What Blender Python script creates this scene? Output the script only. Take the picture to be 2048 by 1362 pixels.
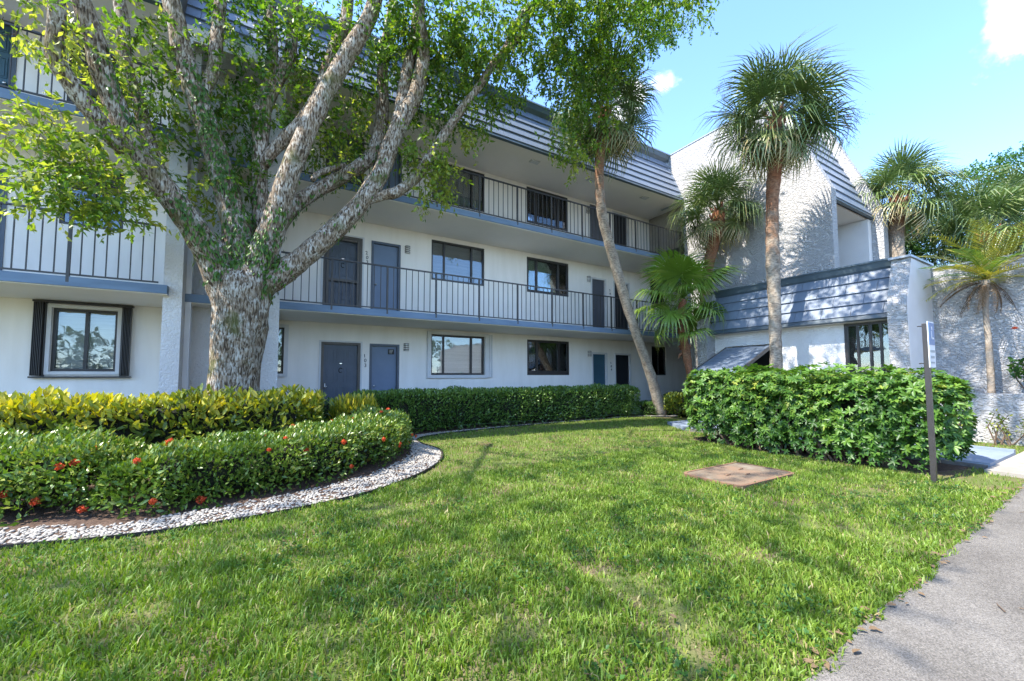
import bpy, math, random
import numpy as np
from mathutils import Vector, Matrix, noise as mnoise
from math import sin, cos, pi, radians, sqrt, atan2

# ------------------------------------------------------------ camera, sky, sun
scene = bpy.context.scene
for o in list(bpy.data.objects):
    bpy.data.objects.remove(o)
col = scene.collection
random.seed(7)
rng = np.random.default_rng(7)

FPX, CX, CY, IMGW = 802.05, 1024.0, 708.9, 2048.0
YAW, PITCH, ROLL = radians(30.745), radians(3.170), radians(-0.092)
CAM = Vector((0.0, -11.0, 1.25))
_f = Vector((sin(YAW) * cos(PITCH), cos(YAW) * cos(PITCH), sin(PITCH)))
_r = Vector((cos(YAW), -sin(YAW), 0))
_u = _r.cross(_f)
_r, _u = _r * cos(ROLL) + _u * sin(ROLL), _u * cos(ROLL) - _r * sin(ROLL)
cam_data = bpy.data.cameras.new('camera')
cam_data.sensor_width = 36.0
cam_data.lens = 36.0 * FPX / IMGW
cam_data.shift_y = (CY - 681.0) / IMGW
cam_data.clip_end = 3000
cam = bpy.data.objects.new('camera', cam_data)
cam.matrix_world = Matrix(((_r.x, _u.x, -_f.x, CAM.x), (_r.y, _u.y, -_f.y, CAM.y), (_r.z, _u.z, -_f.z, CAM.z), (0, 0, 0, 1)))
col.objects.link(cam)
scene.camera = cam

SUN_TO = Vector((-0.70, 0.05, 1.0)).normalized()       # direction from the ground to the sun
SUN_EL = math.asin(SUN_TO.z)
SUN_AZ = atan2(SUN_TO.x, SUN_TO.y)                     # clockwise from +Y
EXPOSURE = 2.5
SKY_STRENGTH = 0.13
SUN_STRENGTH = 2.4

world = bpy.data.worlds.new('World')
scene.world = world
world.use_nodes = True
wn, wl = world.node_tree.nodes, world.node_tree.links
wn.clear()
w_out = wn.new('ShaderNodeOutputWorld')
w_bg = wn.new('ShaderNodeBackground')
w_bg.inputs['Strength'].default_value = SKY_STRENGTH
w_sky = wn.new('ShaderNodeTexSky')
w_sky.sky_type = 'NISHITA'
w_sky.sun_disc = False
w_sky.sun_elevation = SUN_EL
w_sky.sun_rotation = SUN_AZ
w_sky.air_density = 0.9
w_sky.dust_density = 0.25
w_sky.ozone_density = 7.0
w_tc = wn.new('ShaderNodeTexCoord')
w_noise = wn.new('ShaderNodeTexNoise')
w_noise.inputs['Scale'].default_value = 9.0
w_noise.inputs['Detail'].default_value = 7.0
w_noise.inputs['Roughness'].default_value = 0.55
wl.new(w_tc.outputs['Generated'], w_noise.inputs['Vector'])
w_ns = wn.new('ShaderNodeMath'); w_ns.operation = 'MULTIPLY_ADD'
w_ns.inputs[1].default_value = 0.16; w_ns.inputs[2].default_value = -0.08
wl.new(w_noise.outputs['Fac'], w_ns.inputs[0])


def sky_dir(px, py):
    d = _f + _r * ((px - CX) / FPX) + _u * (-(py - CY) / FPX)
    return d.normalized()


# fair-weather clouds spread over the whole sky: (direction, angular radius)
CLOUDS = [(sky_dir(2040, 15), 0.042), (sky_dir(2050, 75), 0.030), (sky_dir(2075, 30), 0.05), (sky_dir(1325, 165), 0.040), (sky_dir(1265, 200), 0.045), (sky_dir(2150, -40), 0.08)]
crng = random.Random(5)
for k in range(16):
    a = crng.uniform(0, 2 * pi); e = crng.uniform(0.12, 0.95)
    d = Vector((cos(a) * cos(e), sin(a) * cos(e), sin(e)))
    if d.dot(_f) < 0.45:
        CLOUDS.append((d, crng.uniform(0.08, 0.2)))
prev = None
for d, rad in CLOUDS:
    vd = wn.new('ShaderNodeVectorMath'); vd.operation = 'DISTANCE'
    vd.inputs[1].default_value = d
    wl.new(w_tc.outputs['Generated'], vd.inputs[0])
    ad = wn.new('ShaderNodeMath'); ad.operation = 'ADD'
    wl.new(vd.outputs['Value'], ad.inputs[0]); wl.new(w_ns.outputs[0], ad.inputs[1])
    mr = wn.new('ShaderNodeMapRange'); mr.interpolation_type = 'SMOOTHSTEP'
    mr.inputs['From Min'].default_value = rad * 1.10; mr.inputs['From Max'].default_value = rad * 0.55
    wl.new(ad.outputs[0], mr.inputs['Value'])
    if prev is None:
        prev = mr.outputs[0]
    else:
        mx = wn.new('ShaderNodeMath'); mx.operation = 'MAXIMUM'
        wl.new(prev, mx.inputs[0]); wl.new(mr.outputs[0], mx.inputs[1]); prev = mx.outputs[0]
w_mix = wn.new('ShaderNodeMix'); w_mix.data_type = 'RGBA'
w_cap = wn.new('ShaderNodeMath'); w_cap.operation = 'MULTIPLY'; w_cap.inputs[1].default_value = 0.92
wl.new(prev, w_cap.inputs[0])
wl.new(w_cap.outputs[0], w_mix.inputs['Factor'])
wl.new(w_sky.outputs[0], w_mix.inputs['A'])
w_mix.inputs['B'].default_value = (2.6, 2.62, 2.66, 1)
wl.new(w_mix.outputs['Result'], w_bg.inputs['Color'])
wl.new(w_bg.outputs[0], w_out.inputs[0])

sun_data = bpy.data.lights.new('sun', 'SUN')
sun_data.energy = SUN_STRENGTH
sun_data.angle = radians(0.55)
sun_data.color = (1.0, 0.94, 0.86)
sun = bpy.data.objects.new('sun', sun_data)
sun.rotation_euler = SUN_TO.to_track_quat('Z', 'Y').to_euler()
sun.location = (-20, 5, 25)
col.objects.link(sun)

scene.view_settings.view_transform = 'Standard'
scene.view_settings.look = 'None'
scene.view_settings.gamma = 1.0
scene.view_settings.use_curve_mapping = False
scene.view_settings.exposure = EXPOSURE
scene.cycles.max_bounces = 6
scene.cycles.diffuse_bounces = 3
scene.cycles.glossy_bounces = 2
scene.cycles.transmission_bounces = 3
scene.cycles.transparent_max_bounces = 8
scene.cycles.sample_clamp_indirect = 4.0
scene.cycles.use_denoising = True


# ------------------------------------------------------------ helpers
def at(px, py, X=None, Y=None, Z=None, D=None):
    """point in the place seen at a photograph pixel, on a plane of known position"""
    d = _f + _r * ((px - CX) / FPX) + _u * (-(py - CY) / FPX)
    if X is not None:
        t = (X - CAM.x) / d.x
    elif Y is not None:
        t = (Y - CAM.y) / d.y
    elif Z is not None:
        t = (Z - CAM.z) / d.z
    else:
        t = D
    return CAM + d * t


def tag(o, label=None, cat=None, group=None, kind=None):
    if label: o['label'] = label
    if cat: o['category'] = cat
    if group: o['group'] = group
    if kind: o['kind'] = kind
    return o


def empty(name, loc=(0, 0, 0), label=None, cat=None, group=None, parent=None):
    o = bpy.data.objects.new(name, None)
    o.location = loc
    col.objects.link(o)
    o.empty_display_size = 0.2
    if parent is not None:
        o.parent = parent
    return tag(o, label, cat, group)


def link(name, me, mat=None, parent=None, kind=None):
    o = bpy.data.objects.new(name, me)
    if mat is not None and len(me.materials) == 0:
        me.materials.append(mat)
    col.objects.link(o)
    if parent is not None:
        o.parent = parent
        pl = Vector((0, 0, 0)); p = parent
        while p is not None:
            pl = pl + p.location; p = p.parent
        if getattr(me, 'name', '') and pl.length > 0:
            o.location = -pl          # meshes are written in world coordinates
    if kind: o['kind'] = kind
    return o


def np_mesh(name, verts, faces, smooth=False, tint=None):
    verts = np.asarray(verts, dtype=np.float32); faces = np.asarray(faces, dtype=np.int32)
    k = faces.shape[1]
    me = bpy.data.meshes.new(name)
    me.vertices.add(len(verts)); me.vertices.foreach_set('co', verts.ravel())
    me.loops.add(faces.size); me.loops.foreach_set('vertex_index', faces.ravel())
    me.polygons.add(len(faces))
    me.polygons.foreach_set('loop_start', np.arange(0, faces.size, k, dtype=np.int32))
    me.polygons.foreach_set('loop_total', np.full(len(faces), k, dtype=np.int32))
    if smooth:
        me.polygons.foreach_set('use_smooth', np.ones(len(faces), dtype=bool))
    me.update(calc_edges=True)
    if tint is not None:
        a = me.attributes.new('tint', 'FLOAT', 'POINT')
        a.data.foreach_set('value', np.asarray(tint, dtype=np.float32))
    return me


class MB:
    def __init__(s):
        s.v = []; s.f = []

    def quad(s, a, b, c, d):
        n = len(s.v); s.v += [tuple(a), tuple(b), tuple(c), tuple(d)]; s.f.append((n, n + 1, n + 2, n + 3))

    def box(s, x0, y0, z0, x1, y1, z1):
        x0, x1 = min(x0, x1), max(x0, x1); y0, y1 = min(y0, y1), max(y0, y1); z0, z1 = min(z0, z1), max(z0, z1)
        n = len(s.v)
        s.v += [(x0, y0, z0), (x1, y0, z0), (x1, y1, z0), (x0, y1, z0), (x0, y0, z1), (x1, y0, z1), (x1, y1, z1), (x0, y1, z1)]
        s.f += [tuple(n + i for i in q) for q in ((3, 2, 1, 0), (4, 5, 6, 7), (0, 1, 5, 4), (1, 2, 6, 5), (2, 3, 7, 6), (3, 0, 4, 7))]
        return s

    def prism(s, poly, axis, a, b):
        """extrude a 2D outline: axis 'x' -> (y,z) outline, 'y' -> (x,z), 'z' -> (x,y)"""
        def P(q, t):
            return {'x': (t, q[0], q[1]), 'y': (q[0], t, q[1]), 'z': (q[0], q[1], t)}[axis]
        n = len(s.v); k = len(poly)
        s.v += [P(q, a) for q in poly] + [P(q, b) for q in poly]
        s.f.append(tuple(range(n, n + k))); s.f.append(tuple(range(n + 2 * k - 1, n + k - 1, -1)))
        for i in range(k):
            j = (i + 1) % k
            s.f.append((n + i, n + k + i, n + k + j, n + j))
        return s

    def tube(s, pts, rad, n=8, cap=True, jit=0.0):
        pts = [Vector(p) for p in pts]
        base = len(s.v)
        up = Vector((0, 0, 1))
        ref = None
        for i, p in enumerate(pts):
            t = (pts[min(i + 1, len(pts) - 1)] - pts[max(i - 1, 0)])
            t = t.normalized() if t.length > 1e-9 else up
            if ref is None:
                ref = t.orthogonal().normalized()
            ref = (ref - t * ref.dot(t))
            ref = ref.normalized() if ref.length > 1e-6 else t.orthogonal().normalized()
            b = t.cross(ref)
            r = rad[i] if hasattr(rad, '__len__') else rad
            for k in range(n):
                a = 2 * pi * k / n
                rr = r
                if jit:
                    q = p + (ref * cos(a) + b * sin(a)) * r
                    rr = r * (1 + jit * mnoise.noise(Vector((q.x * 6, q.y * 6, q.z * 1.6))) + 0.5 * jit * mnoise.noise(Vector((q.x * 17, q.y * 17, q.z * 4))))
                s.v.append(tuple(p + (ref * cos(a) + b * sin(a)) * rr))
        for i in range(len(pts) - 1):
            for k in range(n):
                a = base + i * n + k; b_ = base + i * n + (k + 1) % n
                s.f.append((a, b_, b_ + n, a + n))
        if cap:
            s.f.append(tuple(base + k for k in range(n - 1, -1, -1)))
            s.f.append(tuple(base + (len(pts) - 1) * n + k for k in range(n)))
        return s

    def mesh(s, name, smooth=False):
        me = bpy.data.meshes.new(name)
        me.from_pydata(s.v, [], s.f)
        if smooth:
            me.polygons.foreach_set('use_smooth', np.ones(len(me.polygons), dtype=bool))
        me.update()
        return me

    def build(s, name, mat, parent=None, smooth=False, kind=None, bevel=0.0):
        me = s.mesh(name, smooth)
        if bevel:
            import bmesh
            bm = bmesh.new(); bm.from_mesh(me)
            bmesh.ops.bevel(bm, geom=list(bm.edges), offset=bevel, segments=2, affect='EDGES', profile=0.6)
            bm.to_mesh(me); bm.free()
        return link(name, me, mat, parent, kind)


def smooth_path(pts, n):
    """Catmull-Rom through points given as tuples of any length"""
    P = [np.array(p, dtype=float) for p in pts]
    P = [2 * P[0] - P[1]] + P + [2 * P[-1] - P[-2]]
    out = []
    for i in range(1, len(P) - 2):
        for k in range(n):
            t = k / n
            out.append(0.5 * ((2 * P[i]) + (-P[i - 1] + P[i + 1]) * t + (2 * P[i - 1] - 5 * P[i] + 4 * P[i + 1] - P[i + 2]) * t * t + (-P[i - 1] + 3 * P[i] - 3 * P[i + 1] + P[i + 2]) * t ** 3))
    out.append(P[-2])
    return out


# ------------------------------------------------------------ materials
MATS = {}


def material(name, c1, c2=None, scale=6.0, rough=0.8, bump=0.0, bscale=40.0, detail=5.0, stretch=(1, 1, 1), spec=0.3, metallic=0.0, c3=None, lo=0.35, hi=0.65, bdist=0.01, bstretch=None):
    m = bpy.data.materials.new(name); m.use_nodes = True
    n, l = m.node_tree.nodes, m.node_tree.links
    b = n['Principled BSDF']
    b.inputs['Roughness'].default_value = rough
    b.inputs['Specular IOR Level'].default_value = spec
    b.inputs['Metallic'].default_value = metallic
    tc = n.new('ShaderNodeTexCoord'); mp = n.new('ShaderNodeMapping'); mp.inputs['Scale'].default_value = stretch
    l.new(tc.outputs['Object'], mp.inputs['Vector'])
    if c2 is None:
        c2 = tuple(x * 0.88 for x in c1)
    nt = n.new('ShaderNodeTexNoise'); nt.inputs['Scale'].default_value = scale; nt.inputs['Detail'].default_value = detail
    nt.inputs['Roughness'].default_value = 0.6
    l.new(mp.outputs[0], nt.inputs['Vector'])
    cr = n.new('ShaderNodeValToRGB')
    cr.color_ramp.elements[0].position = lo; cr.color_ramp.elements[0].color = (*c1, 1)
    cr.color_ramp.elements[1].position = hi; cr.color_ramp.elements[1].color = (*c2, 1)
    if c3 is not None:
        e = cr.color_ramp.elements.new(min(hi + 0.1, 0.98)); e.color = (*c3, 1)
    l.new(nt.outputs['Fac'], cr.inputs[0]); l.new(cr.outputs[0], b.inputs['Base Color'])
    if bump:
        nb = n.new('ShaderNodeTexNoise'); nb.inputs['Scale'].default_value = bscale; nb.inputs['Detail'].default_value = 4.0
        if bstretch is not None:
            mp2 = n.new('ShaderNodeMapping'); mp2.inputs['Scale'].default_value = bstretch
            l.new(tc.outputs['Object'], mp2.inputs['Vector']); l.new(mp2.outputs[0], nb.inputs['Vector'])
        else:
            l.new(mp.outputs[0], nb.inputs['Vector'])
        bp = n.new('ShaderNodeBump'); bp.inputs['Strength'].default_value = bump; bp.inputs['Distance'].default_value = bdist
        l.new(nb.outputs['Fac'], bp.inputs['Height']); l.new(bp.outputs[0], b.inputs['Normal'])
    MATS[name] = m
    return m


def leaf_material(name, ramp, rough=0.45, trans=0.35, spec=0.35):
    """leaf colour by the per-leaf tint attribute; thin leaves let light through"""
    m = bpy.data.materials.new(name); m.use_nodes = True
    n, l = m.node_tree.nodes, m.node_tree.links
    b = n['Principled BSDF']; out = n['Material Output']
    b.inputs['Roughness'].default_value = rough; b.inputs['Specular IOR Level'].default_value = spec
    at_ = n.new('ShaderNodeAttribute'); at_.attribute_name = 'tint'
    cr = n.new('ShaderNodeValToRGB')
    els = cr.color_ramp.elements
    els[0].position = ramp[0][0]; els[0].color = (*ramp[0][1], 1)
    els[1].position = ramp[-1][0]; els[1].color = (*ramp[-1][1], 1)
    for p, c in ramp[1:-1]:
        e = els.new(p); e.color = (*c, 1)
    l.new(at_.outputs['Fac'], cr.inputs[0]); l.new(cr.outputs[0], b.inputs['Base Color'])
    tr = n.new('ShaderNodeBsdfTranslucent')
    hs = n.new('ShaderNodeHueSaturation'); hs.inputs['Saturation'].default_value = 1.1; hs.inputs['Value'].default_value = 1.5
    l.new(cr.outputs[0], hs.inputs['Color']); l.new(hs.outputs[0], tr.inputs['Color'])
    mx = n.new('ShaderNodeMixShader'); mx.inputs[0].default_value = trans
    l.new(b.outputs[0], mx.inputs[1]); l.new(tr.outputs[0], mx.inputs[2]); l.new(mx.outputs[0], out.inputs['Surface'])
    MATS[name] = m
    return m


def stucco(name, color, strength, scale, dist, smear=(1, 1, 1), dark=0.9):
    """trowelled stucco: raised ridges and swirls over a mineral paint"""
    m = bpy.data.materials.new(name); m.use_nodes = True
    n, l = m.node_tree.nodes, m.node_tree.links
    b = n['Principled BSDF']; b.inputs['Roughness'].default_value = 0.85; b.inputs['Specular IOR Level'].default_value = 0.2
    tc = n.new('ShaderNodeTexCoord'); mp = n.new('ShaderNodeMapping'); mp.inputs['Scale'].default_value = smear
    mp.inputs['Rotation'].default_value = (0.35, 0.1, 0.2)
    l.new(tc.outputs['Object'], mp.inputs['Vector'])
    nt = n.new('ShaderNodeTexNoise'); nt.inputs['Scale'].default_value = 1.3; nt.inputs['Detail'].default_value = 6
    l.new(tc.outputs['Object'], nt.inputs['Vector'])
    cr = n.new('ShaderNodeValToRGB')
    cr.color_ramp.elements[0].position = 0.3; cr.color_ramp.elements[0].color = (*[c * dark for c in color], 1)
    cr.color_ramp.elements[1].position = 0.6; cr.color_ramp.elements[1].color = (*color, 1)
    l.new(nt.outputs['Fac'], cr.inputs[0]); l.new(cr.outputs[0], b.inputs['Base Color'])
    na = n.new('ShaderNodeTexNoise'); na.inputs['Scale'].default_value = scale; na.inputs['Detail'].default_value = 5; na.inputs['Distortion'].default_value = 0.8
    l.new(mp.outputs[0], na.inputs['Vector'])
    rd = n.new('ShaderNodeValToRGB'); rd.color_ramp.elements[0].position = 0.42; rd.color_ramp.elements[1].position = 0.62
    l.new(na.outputs['Fac'], rd.inputs[0])
    bp = n.new('ShaderNodeBump'); bp.inputs['Strength'].default_value = strength; bp.inputs['Distance'].default_value = dist
    l.new(rd.outputs[0], bp.inputs['Height']); l.new(bp.outputs[0], b.inputs['Normal'])
    MATS[name] = m
    return m


def glass_material(name, tint=(0.02, 0.025, 0.03), mixv=0.35):
    m = bpy.data.materials.new(name); m.use_nodes = True
    n, l = m.node_tree.nodes, m.node_tree.links
    out = n['Material Output']; n.remove(n['Principled BSDF'])
    gl = n.new('ShaderNodeBsdfGlossy'); gl.inputs['Roughness'].default_value = 0.015; gl.inputs['Color'].default_value = (0.9, 0.93, 0.95, 1)
    tr = n.new('ShaderNodeBsdfTransparent'); tr.inputs['Color'].default_value = (0.86, 0.88, 0.88, 1)
    fr = n.new('ShaderNodeFresnel'); fr.inputs['IOR'].default_value = 1.6
    nz = n.new('ShaderNodeTexNoise'); nz.inputs['Scale'].default_value = 2.2
    tc = n.new('ShaderNodeTexCoord'); l.new(tc.outputs['Object'], nz.inputs['Vector'])
    bp = n.new('ShaderNodeBump'); bp.inputs['Strength'].default_value = 0.05; bp.inputs['Distance'].default_value = 0.05
    l.new(nz.outputs['Fac'], bp.inputs['Height']); l.new(bp.outputs[0], gl.inputs['Normal'])
    ad = n.new('ShaderNodeMath'); ad.operation = 'ADD'; ad.inputs[1].default_value = mixv; ad.use_clamp = True
    l.new(fr.outputs[0], ad.inputs[0])
    mx = n.new('ShaderNodeMixShader')
    l.new(ad.outputs[0], mx.inputs[0]); l.new(tr.outputs[0], mx.inputs[1]); l.new(gl.outputs[0], mx.inputs[2])
    l.new(mx.outputs[0], out.inputs['Surface'])
    MATS[name] = m
    return m


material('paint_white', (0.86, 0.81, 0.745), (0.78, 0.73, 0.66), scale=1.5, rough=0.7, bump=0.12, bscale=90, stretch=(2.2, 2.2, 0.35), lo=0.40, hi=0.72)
material('soffit_paint', (0.86, 0.795, 0.72), (0.80, 0.74, 0.665), scale=0.7, rough=0.75, bump=0.06, bscale=60)
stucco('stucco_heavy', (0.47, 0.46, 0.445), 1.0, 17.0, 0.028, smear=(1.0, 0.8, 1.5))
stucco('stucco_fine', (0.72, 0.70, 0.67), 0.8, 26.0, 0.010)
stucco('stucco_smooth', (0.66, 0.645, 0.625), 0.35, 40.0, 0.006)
material('slab_blue', (0.150, 0.215, 0.300), (0.115, 0.170, 0.245), scale=3, rough=0.55, bump=0.15, bscale=25, stretch=(0.6, 1, 3))
material('shingle_blue', (0.165, 0.200, 0.250), (0.135, 0.168, 0.215), scale=2.2, rough=0.42, spec=0.5, stretch=(5, 5, 0.8), bump=0.1, bscale=14)
material('roof_metal', (0.075, 0.105, 0.125), (0.06, 0.085, 0.105), scale=4, rough=0.4, spec=0.5)
material('flashing', (0.34, 0.37, 0.40), (0.29, 0.32, 0.35), scale=4, rough=0.42, spec=0.5)
material('rail_bronze', (0.050, 0.045, 0.042), (0.038, 0.035, 0.033), scale=9, rough=0.45, spec=0.45)
material('frame_bronze', (0.040, 0.036, 0.034), (0.030, 0.027, 0.026), scale=6, rough=0.4, spec=0.45)
material('frame_white', (0.66, 0.65, 0.64), (0.60, 0.59, 0.58), scale=3, rough=0.5)
material('door_slate', (0.082, 0.102, 0.135), (0.068, 0.087, 0.116), scale=3, rough=0.45, spec=0.4)
material('door_blue', (0.145, 0.195, 0.280), (0.125, 0.172, 0.250), scale=2, rough=0.45, spec=0.4)
material('door_teal', (0.045, 0.105, 0.145), (0.038, 0.090, 0.125), scale=2, rough=0.45, spec=0.4)
material('door_grey', (0.085, 0.092, 0.110), (0.072, 0.080, 0.095), scale=2, rough=0.45, spec=0.4)
material('door_black', (0.018, 0.022, 0.027), (0.014, 0.017, 0.022), scale=2, rough=0.35, spec=0.4)
material('screen_frame', (0.115, 0.100, 0.086), (0.095, 0.083, 0.072), scale=5, rough=0.5, spec=0.4)
material('chrome', (0.6, 0.6, 0.6), (0.5, 0.5, 0.5), rough=0.2, metallic=1.0)
material('number_black', (0.015, 0.015, 0.016), rough=0.4)
material('lamp_glass', (0.66, 0.64, 0.60), (0.5, 0.49, 0.46), scale=12, rough=0.35)
material('blind_white', (0.74, 0.72, 0.69), (0.62, 0.60, 0.57), scale=1.5, rough=0.7, stretch=(0.2, 0.2, 28), lo=0.4, hi=0.6)
material('blind_grey', (0.28, 0.27, 0.255), (0.21, 0.205, 0.195), scale=1.5, rough=0.7, stretch=(0.2, 0.2, 28), lo=0.4, hi=0.6)
material('room_green', (0.16, 0.30, 0.17), (0.10, 0.19, 0.11), scale=2.5, rough=0.7)
material('room_dark', (0.030, 0.030, 0.032), (0.018, 0.018, 0.020), scale=2.0, rough=0.8)  # darkness of unlit rooms put into a near-black colour
glass_material('glass', mixv=0.03)
material('concrete', (0.33, 0.30, 0.255), (0.25, 0.225, 0.19), scale=3, rough=0.9, bump=0.25, bscale=50)
material('path_blue', (0.22, 0.265, 0.325), (0.18, 0.22, 0.275), scale=2.2, rough=0.6, bump=0.1, bscale=40)
material('path_side', (0.17, 0.16, 0.15), (0.10, 0.095, 0.09), scale=6, rough=0.9, bump=0.3)
material('mulch', (0.060, 0.036, 0.024), (0.11, 0.070, 0.048), scale=14, rough=0.95, bump=0.8, bscale=45, bdist=0.03)
material('edging_black', (0.018, 0.018, 0.018), rough=0.6)
material('pebble_white', (0.36, 0.335, 0.29), (0.26, 0.235, 0.20), scale=9, rough=0.8, c3=(0.24, 0.21, 0.17))
material('pebble_grey', (0.38, 0.36, 0.33), (0.27, 0.255, 0.23), scale=7, rough=0.75)
material('cover_rust', (0.20, 0.128, 0.080), (0.15, 0.115, 0.080), scale=2.6, rough=0.85, c3=(0.21, 0.18, 0.135), bump=0.5, bscale=30, bdist=0.01, lo=0.36, hi=0.56)
material('cover_rim', (0.22, 0.125, 0.072), (0.16, 0.092, 0.056), scale=9, rough=0.85, bump=0.3, bscale=40)
material('post_bronze', (0.034, 0.029, 0.026), (0.026, 0.022, 0.020), scale=7, rough=0.4, spec=0.5)
material('sign_blue', (0.055, 0.16, 0.34), rough=0.35, spec=0.5)
material('sign_white', (0.62, 0.66, 0.68), rough=0.35, spec=0.5)
material('sign_grey', (0.28, 0.33, 0.34), rough=0.4)
material('palm_grey', (0.36, 0.30, 0.23), (0.22, 0.175, 0.13), scale=5, rough=0.9, bump=0.9, bscale=22, stretch=(1, 1, 1.5), bdist=0.02, c3=(0.42, 0.37, 0.30))
material('palm_red', (0.25, 0.105, 0.052), (0.115, 0.050, 0.030), scale=4, rough=0.9, bump=0.9, bscale=18, stretch=(1, 1, 3), bdist=0.03, c3=(0.30, 0.19, 0.12))
material('boot_brown', (0.26, 0.12, 0.065), (0.15, 0.065, 0.040), scale=6, rough=0.85, bump=0.5, bscale=20)
material('twig', (0.15, 0.105, 0.07), (0.085, 0.06, 0.042), scale=9, rough=0.9, bump=0.5)
material('hedge_core', (0.012, 0.020, 0.008), (0.020, 0.016, 0.010), scale=9, rough=0.95, bump=0.8, bscale=30, bdist=0.04)  # near-black fill: the shade inside the hedges put into the colour
leaf_material('leaf_tree', [(0.0, (0.028, 0.070, 0.010)), (0.45, (0.070, 0.150, 0.018)), (0.8, (0.17, 0.25, 0.032)), (1.0, (0.33, 0.36, 0.06))], trans=0.45)
leaf_material('leaf_vine', [(0.0, (0.026, 0.066, 0.010)), (0.6, (0.070, 0.150, 0.018)), (1.0, (0.13, 0.22, 0.028))], trans=0.3)
leaf_material('leaf_croton', [(0.0, (0.040, 0.075, 0.012)), (0.35, (0.115, 0.165, 0.020)), (0.7, (0.33, 0.34, 0.035)), (1.0, (0.56, 0.46, 0.050))], trans=0.25, rough=0.35, spec=0.5)
leaf_material('leaf_ixora', [(0.0, (0.035, 0.075, 0.010)), (0.5, (0.090, 0.165, 0.020)), (0.85, (0.17, 0.24, 0.035)), (1.0, (0.27, 0.28, 0.055))], trans=0.25, rough=0.35, spec=0.5)
leaf_material('leaf_dark', [(0.0, (0.032, 0.076, 0.015)), (0.6, (0.085, 0.170, 0.028)), (1.0, (0.18, 0.27, 0.046))], trans=0.2, rough=0.35, spec=0.5)
leaf_material('leaf_schefflera', [(0.0, (0.024, 0.066, 0.010)), (0.5, (0.060, 0.145, 0.018)), (0.85, (0.13, 0.225, 0.030)), (1.0, (0.27, 0.31, 0.055))], trans=0.25, rough=0.42, spec=0.35)
leaf_material('leaf_bush', [(0.0, (0.018, 0.050, 0.010)), (0.6, (0.045, 0.12, 0.020)), (1.0, (0.11, 0.19, 0.030))], trans=0.3)
leaf_material('frond_sabal', [(0.0, (0.050, 0.095, 0.024)), (0.55, (0.105, 0.165, 0.045)), (0.85, (0.20, 0.23, 0.085)), (1.0, (0.40, 0.32, 0.16))], trans=0.15, rough=0.35, spec=0.5)
leaf_material('frond_fan', [(0.0, (0.080, 0.155, 0.022)), (0.6, (0.150, 0.245, 0.036)), (0.9, (0.28, 0.33, 0.085)), (1.0, (0.34, 0.32, 0.13))], trans=0.35, rough=0.35, spec=0.5)
leaf_material('frond_yellow', [(0.0, (0.13, 0.15, 0.022)), (0.6, (0.30, 0.27, 0.035)), (1.0, (0.46, 0.37, 0.060))], trans=0.35)
leaf_material('frond_dead', [(0.0, (0.085, 0.055, 0.032)), (1.0, (0.21, 0.145, 0.085))], trans=0.1, rough=0.8, spec=0.1)
leaf_material('flower_orange', [(0.0, (0.50, 0.045, 0.014)), (1.0, (0.72, 0.15, 0.045))], trans=0.25)
leaf_material('grass_blade', [(0.0, (0.075, 0.140, 0.016)), (0.5, (0.150, 0.240, 0.028)), (0.8, (0.22, 0.29, 0.042)), (0.93, (0.30, 0.28, 0.10)), (1.0, (0.40, 0.32, 0.17))], trans=0.3, rough=0.45, spec=0.3)


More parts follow.
